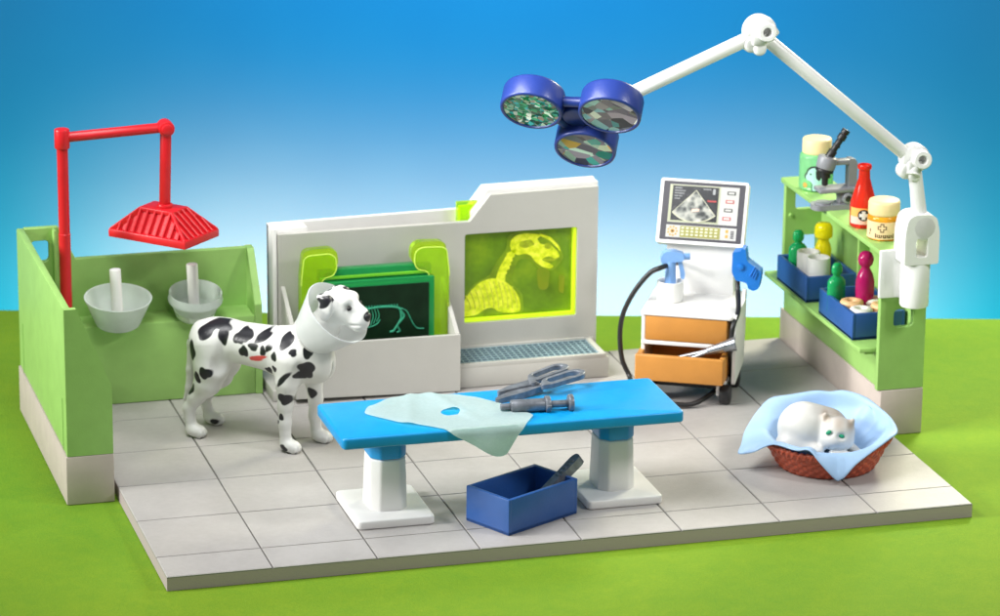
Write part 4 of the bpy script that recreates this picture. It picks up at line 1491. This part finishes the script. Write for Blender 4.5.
# ------------------------------------------------------------------ surgical lamp
t = thing('surgical_lamp', 'white jointed lamp arm carrying three round blue lamp heads over the table', 'lamp', (8.27, 1.85, 1.30))
wt = M['bracket']
bm = B(); rbox(bm, (7.925, 1.945, 1.37), (8.20, 1.994, 1.885), .018)
rbox(bm, (8.15, 1.93, 1.36), (8.40, 1.992, 1.80), .01)
obj('mount_plate', bm, wt, t)
bm = B(); cyl(bm, (8.275, 1.85, 1.30), (8.275, 1.85, 1.80), .150, 36, .025)
obj('socket', bm, wt, t)
bm = B()
fork = round_poly([(8.09, 1.78), (8.465, 1.78), (8.465, 2.12), (8.43, 2.27), (8.36, 2.31), (8.19, 2.31), (8.12, 2.27), (8.09, 2.12)], [.03, .03, .06, .06, .06, .06, .06, .06], 4)
slot = round_poly([(8.215, 1.86), (8.34, 1.86), (8.34, 2.06), (8.215, 2.06)], .03, 3)
prism(bm, fork, 0, .30, MXZ(2.0), holes=[slot])
obj('fork', bm, wt, t, bevel=.022)
bm = B()
cyl(bm, (8.30, 1.70, 2.17), (8.30, 2.0, 2.17), .14, 32, .03)
tube(bm, [(8.30, 1.83, 2.15), (8.245, 1.83, 2.55), (8.215, 1.84, 2.75)], [.085, .072, .072], 24)
obj('lower_arm', bm, wt, t)
def joint(cx, cz, R, s=1):
    b_ = B()
    cyl(b_, (cx, 1.80, cz), (cx, 1.95, cz), R, 40, .02)
    lathe(b_, [(.045, -.05), (.045, .13), (.052, .14), (.085, .14), (.095, .13), (.095, -.05)], 28, Matrix.Translation((cx + .03 * s, 1.80, cz + .01)) @ rot_to((-.1, -1, .1)))
    cyl(b_, (cx - .10, 1.78, cz - .12), (cx - .10, 1.93, cz - .12), .085, 24, .03)
    cyl(b_, (cx - .02, 1.75, cz - .165), (cx - .02, 1.92, cz - .165), .07, 24, .03)
    rbox(b_, (cx - .11, 1.74, cz - .13), (cx + .05, 1.80, cz + .0), .03)
    return b_
bm = joint(8.215, 2.875, .150); tube(bm, [(8.20, 1.80, 2.80), (8.17, 1.76, 2.72)], .07, 16)
obj('joint', bm, wt, t, angle=45)
bm = B(); cyl(bm, (8.14, 1.87, 2.90), (6.56, 1.87, 4.215), .069, 24, .008)
obj('upper_arm', bm, wt, t)
bm = joint(6.505, 4.285, .165)
prism(bm, round_poly([(6.56, 4.14), (6.70, 4.27), (6.60, 4.41)], .02, 2), 0, .14, MXZ(1.945), bev=.01)
obj('joint', bm, wt, t, angle=45)
bm = B(); cyl(bm, (6.46, 1.86, 4.245), (4.86, 1.90, 3.575), .072, 24, .008)
obj('forearm', bm, wt, t)
Nw = Vector((-.35479, -.65493, -.66722)).normalized()
up = -Nw
LC = [Vector((4.144, 1.85, 3.604)), Vector((4.832, 1.474, 3.608)), Vector((4.752, 2.006, 3.127))]
H = sum(LC, Vector()) / 3 + up * .12
hd = []
for P, fm, nm in zip(LC, ('foil_green', 'foil_a', 'foil_b'), (0, 1, 2)):
    mx = Matrix.Translation(P) @ rot_to(up)
    bm = B(); lathe(bm, [(.275, .012), (.279, .0), (.296, -.004), (.308, .004), (.312, .02), (.312, .21), (.304, .232), (.28, .242), (0, .242)], 56, mx)
    h = obj('lamp_head', bm, M['lamp_blue'], t, angle=50)
    bm = B(); n = 56
    tt = bmesh.new(); bmesh.ops.create_circle(tt, cap_ends=True, segments=56, radius=.2775)
    bmesh.ops.reverse_faces(tt, faces=tt.faces)
    add_bm(bm, tt, mx @ Matrix.Translation((0, 0, .010)))
    obj('lens', bm, M[fm], h, smooth=False)
bm = B()
for i, j in ((0, 1), (1, 2), (0, 2)):
    a, b = LC[i] + up * .14, LC[j] + up * .14
    d = (b - a).normalized()
    tube(bm, [a + d * .27, a + d * .33, b - d * .33, b - d * .27], [.062, .052, .052, .062], 20)
cyl(bm, H - up * .03, H + up * .14, .15, 32, .02)
for P in LC:
    tube(bm, [H + up * .05, P + up * .10], .05, 16)
tube(bm, [H + up * .1, Vector((4.86, 1.90, 3.575))], [.09, .085], 20)
obj('hub', bm, M['lamp_blue'], t, angle=45)

# ------------------------------------------------------------------ dog
TH = math.radians(-41)
DO = (1.62465, 3.12339, 0)
dog = thing('dog', 'white dalmatian dog with black spots wearing a clear cone collar', 'dog', DO, TH)
def dog_sdf(P):
    k = .10
    D = ellip(P, (.50, 0, .96), (.365, .245, .285))
    D = smin(D, rcone(P, (.36, 0, .985), (-.26, 0, 1.005), .245, .208), k)
    D = smin(D, ellip(P, (-.43, 0, .985), (.315, .225, .24)), k)
    D = smin(D, rcone(P, (.60, 0, 1.06), (.80, -.01, 1.32), .215, .17), .10)      # neck
    D = smin(D, ellip(P, (.74, 0, .90), (.16, .15, .19)), .08)                    # breast
    # head
    H_ = ellip(P, (.96, -.01, 1.555), (.205, .175, .175))
    H_ = smin(H_, rcone(P, (1.03, -.01, 1.515), (1.205, -.015, 1.455), .135, .098), .07)
    H_ = smin(H_, ellip(P, (1.19, -.015, 1.41), (.105, .095, .095)), .05)
    H_ = smin(H_, rcone(P, (1.06, -.01, 1.62), (1.235, -.015, 1.52), .06, .055), .05)
    for s in (-1, 1):
        H_ = smin(H_, ellip(P, (1.07, -.01 + s * .085, 1.645), (.075, .055, .055)), .04)
        H_ = smax(H_, -ellip(P, (1.145, -.012 + s * .125, 1.575), (.035, .03, .028)), .03)
    for s in (-1, 1):
        H_ = smax(H_, -ellip(P, (1.20, -.015 + s * .095, 1.405), (.085, .022, .010)), .012)
    D = smin(D, H_, .09)
    for s in (-1, 1):   # ears
        c_, s2 = math.cos(.22), math.sin(.22)
        R = [[c_, 0, s2], [0, 1, 0], [-s2, 0, c_]]
        E_ = smin(ellip(P, (.925, s * .200 - .01, 1.565), (.075, .034, .135), R), ellip(P, (.89, s * .165 - .01, 1.665), (.085, .055, .05)), .03)
        D = smin(D, E_, .02)
    # front legs
    def leg(D, pts, kk=.08):
        L_ = None
        for (a, ra), (b, rb) in zip(pts, pts[1:]):
            q_ = rcone(P, a, b, ra, rb)
            L_ = q_ if L_ is None else smin(L_, q_, .035)
        return smin(D, L_, kk)
    D = leg(D, [((.50, -.14, .93), .17), ((.47, -.19, .72), .115), ((.455, -.205, .48), .076), ((.455, -.215, .30), .064), ((.465, -.22, .09), .058)])
    D = leg(D, [((.54, .13, .90), .16), ((.585, .16, .70), .10), ((.60, .175, .46), .073), ((.585, .185, .28), .062), ((.60, .19, .09), .056)])
    D = leg(D, [((-.46, -.10, .95), .22), ((-.42, -.165, .74), .18), ((-.45, -.195, .58), .135), ((-.575, -.21, .42), .084), ((-.655, -.22, .29), .062), ((-.628, -.23, .09), .057)])
    D = leg(D, [((-.46, .10, .95), .22), ((-.44, .14, .72), .17), ((-.50, .17, .55), .12), ((-.63, .18, .40), .078), ((-.70, .19, .28), .060), ((-.66, .195, .09), .056)])
    # paws with toes
    for (x, y) in ((.525, -.225), (.66, .195), (-.565, -.235), (-.60, .20)):
        F_ = ellip(P, (x, y, .062), (.105, .082, .068))
        for q_ in (-.055, -.019, .019, .055):
            F_ = smin(F_, ellip(P, (x + .078 - abs(q_) * .5, y + q_, .045), (.048, .019, .047)), .006)
        F_ = smax(F_, -(P[..., 2] - .002), .01)
        D = smin(D, F_, .04)
    # tail
    T_ = None
    tl = [((-.64, .02, 1.08), .075), ((-.745, .03, .90), .058), ((-.775, .03, .62), .046), ((-.80, .03, .42), .036), ((-.855, .03, .27), .018)]
    for (a, ra), (b, rb) in zip(tl, tl[1:]):
        q_ = rcone(P, a, b, ra, rb)
        T_ = q_ if T_ is None else smin(T_, q_, .03)
    D = smin(D, T_, .05)
    # flank hollow and muscle hints
    for s in (-1, 1):
        D = smax(D, -ellip(P, (-.19, s * .30, .82), (.15, .11, .14)), .05)
        D = smax(D, -ellip(P, (.27, s * .305, .93), (.045, .07, .20)), .05)
        D = smax(D, -ellip(P, (.66, s * .27, .80), (.05, .07, .16)), .05)
        D = smax(D, -ellip(P, (-.245, s * .285, 1.02), (.035, .07, .16)), .05)
    D = smax(D, -ellip(P, (.88, 0, .78), (.07, .018, .16)), .04)
    return D
V, F = surface_net(dog_sdf, (-1.0, -.42, -.02), (1.40, .42, 1.86), .0125)
me, V = net_mesh('body', V, F, M['dog'], 2)
def blobs(V, lst, wob=.35):
    best = np.full(len(V), -1.0)
    for i, (d_, z_, rx, rz, an) in enumerate(lst):
        ca, sa = math.cos(an), math.sin(an)
        dx, dz = V[:, 0] - d_, V[:, 2] - z_
        u, w = (dx * ca + dz * sa) / rx, (-dx * sa + dz * ca) / rz
        rr = np.sqrt(u * u + w * w)
        an_ = np.arctan2(w, u)
        lim = 1 + wob * .5 * (np.sin(an_ * 2 + i * 1.7) * .35 + np.sin(an_ * 3 + i * 2.9) * .4 + np.sin(an_ * 5 + i) * .15)
        best = np.maximum(best, (lim - rr) * min(rx, rz) * 8)
    return best
near = [(-.44, 1.15, .10, .075, .35), (-.32, 1.20, .115, .045, -.15), (-.255, 1.115, .055, .085, .1), (-.575, .935, .055, .095, .15), (-.685, .965, .028, .06, .1),
        (-.395, .735, .062, .068, .3), (-.495, .675, .045, .058, .3), (-.585, .52, .032, .07, -.5), (-.075, 1.12, .065, .07, .25), (-.01, 1.15, .075, .065, .1), (.185, 1.16, .105, .045, .62),
        (.475, 1.165, .07, .085, -.25), (-.01, .99, .052, .062, 0), (.10, 1.055, .058, .04, .15), (.215, 1.03, .036, .05, .2), (.285, 1.075, .035, .055, -.6),
        (.362, 1.0, .038, .05, -.4), (.575, 1.07, .042, .036, .2), (.715, 1.075, .052, .055, .4), (.27, .825, .048, .042, 0), (.365, .872, .032, .036, .3),
        (.485, .79, .032, .10, -.75), (.70, .895, .085, .085, .4), (.635, .83, .05, .05, 0), (.485, .575, .07, .062, .2), (.445, .375, .034, .034, 0), (.405, .315, .018, .022, 0), (.47, .05, .05, .042, .1)]
far = [(-.4, 1.1, .12, .1, .5), (-.1, 1.12, .1, .07, .1), (.15, 1.05, .08, .06, .5), (.4, 1.1, .1, .08, .2), (-.5, .8, .07, .09, .2), (.0, .95, .06, .05, 0), (.3, .9, .05, .06, .3), (.6, .95, .08, .07, 0), (-.6, .55, .04, .05, .1), (.6, .55, .05, .06, 0), (-.25, .95, .06, .06, 0), (-.56, .05, .05, .03, 0)]
sn = blobs(V, near, .6); sf = blobs(V, far)
body_part = V[:, 2] < 1.30
spot = np.where(V[:, 1] < .03, sn, sf)
spot = np.where((V[:, 0] > .55) & (V[:, 1] > -.02) & (V[:, 1] < .03), -1, spot)
spot = np.where((V[:, 1] > .03) & (V[:, 2] < .14) & (V[:, 0] > 0), -1, spot)
head = blobs(V, [(.900, 1.640, .098, .062, .25)], .3)
head = np.where(np.abs(V[:, 1] + .01) > .135, head, -1)
crown = blobs(V, [(.865, 1.735, .06, .03, .4)], .2)
nose_d = .062 - np.linalg.norm((V - np.array([1.305, -.015, 1.488])) / np.array([1, 1.1, .85]), axis=1)
eye = np.maximum(*[.026 - np.linalg.norm(V - np.array([1.145, -.012 + s * .105, 1.578]), axis=1) for s in (-1, 1)])
spot = np.where(body_part | (V[:, 0] < .72), spot, np.maximum.reduce([head, crown, nose_d * 8, eye * 8]))
sore = blobs(V, [(.155, .945, .095, .03, .16), (.10, .93, .04, .028, 0)], .7)
sore = np.where(V[:, 1] < -.05, sore, -1)
for nm, arr in (('spot', spot), ('sore', sore)):
    a_ = me.attributes.new(nm, 'FLOAT', 'POINT'); a_.data.foreach_set('value', np.clip(arr, -.5, .5).astype(np.float32))
body = obj('body', me, None, dog)
for s in (-1, 1):
    bm = B(); bmesh.ops.create_uvsphere(bm, u_segments=20, v_segments=12, radius=.024, matrix=Matrix.Translation((1.143, -.012 + s * .118, 1.578)))
    obj('eye', bm, M['black'], dog, world=False)
bm = B(); bmesh.ops.create_uvsphere(bm, u_segments=20, v_segments=14, radius=.047, matrix=Matrix.Translation((1.292, -.015, 1.487)) @ Matrix.Diagonal((.7, 1.1, .85, 1)))
obj('nose', bm, M['black'], dog, world=False)
# cone collar
axc = Vector((.696, -.068, .715)).normalized()
cs = Vector((.675, 0, 1.195)); cl_ = .405
mc = Matrix.Translation(cs) @ rot_to(axc)
bm = B(); lathe(bm, [(.222, -.01), (.232, .0), (.365, cl_ - .008), (.370, cl_), (.364, cl_ + .006), (.354, cl_ + .002), (.222, .006), (.215, 0), (.222, -.01)], 64, mc)
m_, nt_, b_ = new_mat('cone_plastic')
nt_.links.new(ramp(nt_, noise_tex(nt_, tex_obj(nt_), 5, 3), [(.3, (.86, .89, .89)), (.7, (.93, .95, .95))]), b_.inputs['Base Color'])
b_.inputs['Roughness'].default_value = .28; b_.inputs['Transmission Weight'].default_value = .48; b_.inputs['IOR'].default_value = 1.2
obj('cone_collar', bm, m_, dog, world=False, angle=60)
bm = B(); tube(bm, [(cs + rot_to(axc) @ Vector((.222 * math.cos(a), .222 * math.sin(a), -.012))) for a in np.linspace(0, 2 * PI, 49)], .013, 8)
obj('collar_strap', bm, M['panel_grey'], dog, world=False)

# ------------------------------------------------------------------ basket, blanket, cat
BC = Vector((7.0126, .9155, 0)); BY = -.27489
t = thing('pet_basket', 'reddish brown woven oval pet basket on the right of the tiled floor', 'basket', tuple(BC), BY)
def basket_wall():
    bm = B(); n, mrow = 200, 22
    rings = []
    for j in range(mrow + 1):
        f = j / mrow
        row = []
        for i in range(n):
            a = 2 * PI * i / n
            ex = 1 + .06 * max(0, math.cos(a - .1)) ** 6 * f * .6
            rx = (.47 + .15 * f ** .8) * ex; ry = .46 + .10 * f ** .8
            band = int(f * 7)
            w = .017 * math.sin(a * 30 + band * PI) * math.sin(f * 7 * PI) ** 2 if 0 < f < 1 else 0
            rise = .10 * max(0, math.cos(a - .15)) ** 2 + .02 * max(0, -math.cos(a)) ** 2
            row.append(bm.verts.new(((rx + w) * math.cos(a), (ry + w) * math.sin(a), .004 + f * (.245 + rise))))
        rings.append(row)
    inner = []
    for j in range(mrow, -1, -4):
        f = j / mrow
        row = []
        for i in range(n):
            a = 2 * PI * i / n
            ex = 1 + .06 * max(0, math.cos(a - .1)) ** 6 * f * .6
            rx = (.435 + .145 * f ** .8) * ex; ry = .425 + .095 * f ** .8
            rise = .10 * max(0, math.cos(a - .15)) ** 2 + .02 * max(0, -math.cos(a)) ** 2
            row.append(bm.verts.new((rx * math.cos(a), ry * math.sin(a), .03 + f * (.217 + rise))))
        inner.append(row)
    allr = rings + inner
    for A_, B_ in zip(allr, allr[1:]):
        for i in range(n):
            bm.faces.new((A_[i], A_[(i + 1) % n], B_[(i + 1) % n], B_[i]))
    bm.faces.new(rings[0][::-1]); bm.faces.new(inner[-1])
    return bm
obj('wicker_body', basket_wall(), M['terracotta'], t, world=False, angle=70)
bm = B()
pts = []
for i in range(241):
    a = 2 * PI * i / 240
    ex = 1 + .06 * max(0, math.cos(a - .1)) ** 6 * .6
    rise = .10 * max(0, math.cos(a - .15)) ** 2 + .02 * max(0, -math.cos(a)) ** 2
    pts.append(Vector((.612 * ex * math.cos(a), 548e-3 * math.sin(a), .25 + rise)))
tube(bm, pts, [.024 + .006 * math.sin(i * 2 * PI / 5) for i in range(241)], 10)
for i in range(0, 240, 4):
    p = pts[i]; d = (pts[(i + 1)] - p).normalized()
    out = Vector((p.x, p.y, 0)).normalized()
    tube(bm, [p + out * .012 - Vector((0, 0, .035)) - d * .02, p + out * .027, p + Vector((0, 0, .027)) + d * .02], .013, 6)
obj('braided_rim', bm, M['terracotta'], t, world=False, angle=60)

# outline of the cloth in the basket's own axes (x right, y away, z up)
ctrl = [(-0.906, -0.22, 0.179), (-0.769, -0.26, 0.205), (-0.663, -0.30, 0.275), (-0.559, -0.36, 0.33), (-0.361, -0.52, 0.325), (-0.258, -0.57, 0.35), (-0.198, -0.60, 0.325), (-0.118, -0.635, 0.225), (0.033, -0.66, 0.068), (0.082, -0.665, 0.066), (0.131, -0.66, 0.098), (0.229, -0.63, 0.208), (0.362, -0.545, 0.290), (0.60, -0.29, 0.372), (0.695, -0.13, 0.398), (0.655, 0.06, 0.458), (0.556, 0.24, 0.509), (0.42, 0.43, 0.569), (0.216, 0.53, 0.605), (0.066, 0.55, 0.585), (-0.087, 0.56, 0.59), (-0.341, 0.55, 0.551), (-0.547, 0.5, 0.528), (-0.685, 0.36, 0.44), (-0.817, 0.14, 0.311), (-0.868, -0.06, 0.23)]
def blanket():
    P = [Vector(p) for p in ctrl]
    n = len(P)
    loop = []
    sub = 8
    for i in range(n):
        for k in range(sub):
            tq = k / sub
            a, b, c, d = P[i - 1], P[i], P[(i + 1) % n], P[(i + 2) % n]
            loop.append(.5 * ((2 * b) + (c - a) * tq + (2 * a - 5 * b + 4 * c - d) * tq * tq + (3 * b - a - 3 * c + d) * tq ** 3))
    N = len(loop)
    bm = B()
    rows = []
    J = 26
    for j in range(1, J + 1):
        f = j / J
        row = []
        for i, q in enumerate(loop):
            a = math.atan2(q.y / .56, q.x / .62)
            ex = 1 + .05 * max(0, math.cos(a - .1)) ** 6
            rise = .10 * max(0, math.cos(a - .15)) ** 2 + .02 * max(0, -math.cos(a)) ** 2
            rim = Vector((.60 * ex * math.cos(a), .53 * math.sin(a), .300 + rise))
            # lean the back of the cloth up against nothing: it stands higher than the rim
            if q.z > rim.z:
                rim.z = .5 * rim.z + .5 * q.z; rim.xy = rim.xy * .96
            fr = .78
            if f <= fr:
                g_ = f / fr
                rad = g_ ** .9
                z = .115 + (rim.z - .115) * (g_ ** 2.6)
                z += .020 * math.sin(a * 5 + 1.2 + 2 * g_) * g_ * (1 - g_) * 2.6 + .018 * math.sin(a * 9 + 4 * g_) * g_ ** 2 * (1 - g_) * 4 + .075 * math.exp(-((a - .95 + .25 * g_) / .13) ** 2) * g_ ** 2 + .05 * math.exp(-((a - 2.2 - .2 * g_) / .12) ** 2) * g_ ** 2 * (1 - g_) * 2.5 + .045 * math.exp(-((a - 1.6 + .3 * g_) / .10) ** 2) * g_ ** 2 * (1 - g_) * 2.5 - .05 * math.exp(-((a - .70 + .25 * g_) / .12) ** 2) * g_ ** 2
                p = Vector((rim.x * rad, rim.y * rad, z))
            else:
                g_ = (f - fr) / (1 - fr)
                crest = rim.lerp(q, .35); crest.z = max(rim.z, q.z) + .022
                p = rim * (1 - g_) ** 2 + crest * 2 * g_ * (1 - g_) + q * g_ * g_
            row.append(bm.verts.new(p))
        rows.append(row)
    cv = bm.verts.new((0, 0, .115))
    for i in range(N):
        bm.faces.new((cv, rows[0][i], rows[0][(i + 1) % N]))
    for A_, B_ in zip(rows, rows[1:]):
        for i in range(N):
            bm.faces.new((A_[i], B_[i], B_[(i + 1) % N], A_[(i + 1) % N]))
    bmesh.ops.recalc_face_normals(bm, faces=bm.faces)
    return bm
bm = blanket()
bmesh.ops.transform(bm, matrix=Matrix.Translation(BC) @ Matrix.Rotation(BY, 4, 'Z'), verts=bm.verts)
o = single('blanket', bm, M['blanket'], 'light blue cloth blanket draped over the sides of the pet basket', 'blanket', (BC.x, BC.y, .115), BY, angle=80)
md = o.modifiers.new('thickness', 'SOLIDIFY'); md.thickness = .020; md.offset = 0
md = o.modifiers.new('soft', 'SUBSURF'); md.levels = 1; md.render_levels = 1

cat = thing('cat', 'white cat with green eyes curled up on the blue blanket in the basket', 'cat', (BC.x, BC.y, .12), BY)
def cat_sdf(P):
    D = ellip(P, (-.235, .05, .245), (.265, .245, .275))                      # haunch and back
    D = smin(D, ellip(P, (-.02, .10, .235), (.24, .19, .215)), .10)           # shoulders
    D = smin(D, rcone(P, (-.44, -.08, .12), (-.10, -.20, .095), .075, .06), .05)  # tail along the front
    D = smin(D, ellip(P, (-.36, -.08, .13), (.15, .12, .11)), .06)            # hind leg
    H_ = ellip(P, (.085, -.10, .255), (.185, .155, .165))
    H_ = smin(H_, ellip(P, (.050, -.228, .205), (.075, .05, .055)), .05)      # muzzle
    H_ = smin(H_, ellip(P, (.0, -.17, .19), (.09, .07, .08)), .05)
    H_ = smin(H_, ellip(P, (.16, -.17, .18), (.09, .07, .08)), .05)
    for x, z, tx in ((-.015, .365, -.02), (.190, .305, .05)):                  # ears
        E_ = rcone(P, (x, -.085, z), (x + tx, -.10, z + .075), .070, .026)
        E_ = smax(E_, -ellip(P, (x + tx * .6, -.158, z + .035), (.034, .035, .045)), .02)
        H_ = smin(H_, E_, .03)
    for x, z in ((-.008, .300), (.122, .262)):
        H_ = smax(H_, -ellip(P, (x, -.262, z), (.04, .035, .028)), .03)
    D = smin(D, H_, .045)
    D = smin(D, rcone(P, (.22, -.04, .07), (.30, -.17, .055), .07, .05), .04)  # paw
    D = smin(D, rcone(P, (.05, -.20, .06), (.22, -.235, .05), .05, .045), .03)
    return D
V, F = surface_net(cat_sdf, (-.60, -.40, -.02), (.45, .40, .60), .0085)
me, V = net_mesh('body', V, F, M['cat'], 2)
shade = np.clip(.75 - np.abs(V[:, 0] + .0 - .25 * V[:, 2]) * 2.6, 0, 1) * np.clip((V[:, 2] - .15) * 4, 0, 1) * np.clip((V[:, 1] + .17) * 8, 0, 1)
shade = np.maximum(shade, .7 * np.exp(-((V[:, 0] - .10) ** 2 + (V[:, 2] - .38) ** 2) / .005))
for ex, ez in ((-.03, .42), (.22, .36)):
    shade = np.maximum(shade, .9 * np.exp(-((V[:, 0] - ex) ** 2 + (V[:, 2] - ez) ** 2) / .0032))
a_ = me.attributes.new('shade', 'FLOAT', 'POINT'); a_.data.foreach_set('value', shade.astype(np.float32))
obj('body', me, None, cat)
for (x, y, z, an) in ((-.008, -.236, .300, -.55), (.122, -.232, .262, .35)):
    bm = B(); bmesh.ops.create_uvsphere(bm, u_segments=20, v_segments=12, radius=.03, matrix=Matrix.Translation((x, y, z)) @ Matrix.Rotation(an, 4, 'Y') @ Matrix.Diagonal((1.05, .55, .68, 1)))
    obj('eye', bm, M['eye_green'], cat, world=False)

# ------------------------------------------------------------------ light: studio softboxes plus added lamps
def softbox(name, loc, target, sx, sy, power, color=(1, 1, 1)):
    L = bpy.data.lights.new(name, 'AREA'); L.shape = 'RECTANGLE'; L.size = sx; L.size_y = sy; L.energy = power; L.color = color
    o = bpy.data.objects.new(name, L); col.objects.link(o)
    o.location = loc
    o.rotation_euler = (Vector(target) - Vector(loc)).to_track_quat('-Z', 'Y').to_euler()
    return o
C0 = (3.8, 2.5, .6)
for args, spread in (
        (('softbox_left', (-26, 3.4, 13.0), (7, 3.2, .6), 8, 8, 1900, (1, .99, .97)), 70),
        (('softbox_right', (13, -6, 11), (3.0, 3, .6), 2.2, 2.2, 280, (1, .985, .95)), 95),
        (('softbox_top', (.4, 1.5, 8.2), (6.0, 3.6, 0), 6, 3.0, 430, (1, 1, 1)), 130),
        (('fill_spot', (-3, -1.5, 9.5), (8, 3.0, .4), 2.5, 2.5, 40, (1, .99, .96)), 42),  # added fill to brighten the inner side of the right shelf
        (('softbox_rear_right', (14, 9.5, 8), (9.5, 3.0, 0), 3, 3, 600, (1, .97, .72)), 95),
        (('softbox_front', (-2, -26, 15), C0, 6, 4, 500, (1, .97, .96)), 180)):
    softbox(*args).data.spread = math.radians(spread)
bd = edge + E2 * 40
# unseen lamps added to shape the backdrop gradient: blue above, cyan and red below
softbox('backdrop_wash', bd - E2 * 12 + Vector((0, 0, 1.5)), bd + Vector((0, 0, -6)), 10, 3, 1600, (0, .38, 1))
low = bd - E2 * 6 + Vector((0, 0, -15))
g_ = softbox('backdrop_cyan', low - E2 * .5, bd + Vector((0, 0, -13)), 24, 1.5, 430, (0, .95, .88))
g_.data.spread = math.radians(85)
g_ = softbox('backdrop_glow', low, bd + Vector((0, 0, -12)), 17, 1.5, 1500, (1, .08, .04))
g_.data.spread = math.radians(58)

w = bpy.data.worlds.new('World'); scene.world = w; w.use_nodes = True
bg = w.node_tree.nodes['Background']
bg.inputs[0].default_value = (.80, .90, 1, 1); bg.inputs[1].default_value = .16

scene.view_settings.view_transform = 'Standard'
scene.view_settings.look = 'None'
scene.view_settings.exposure = 0
scene.view_settings.gamma = 1
scene.cycles.max_bounces = 10
scene.cycles.transmission_bounces = 8
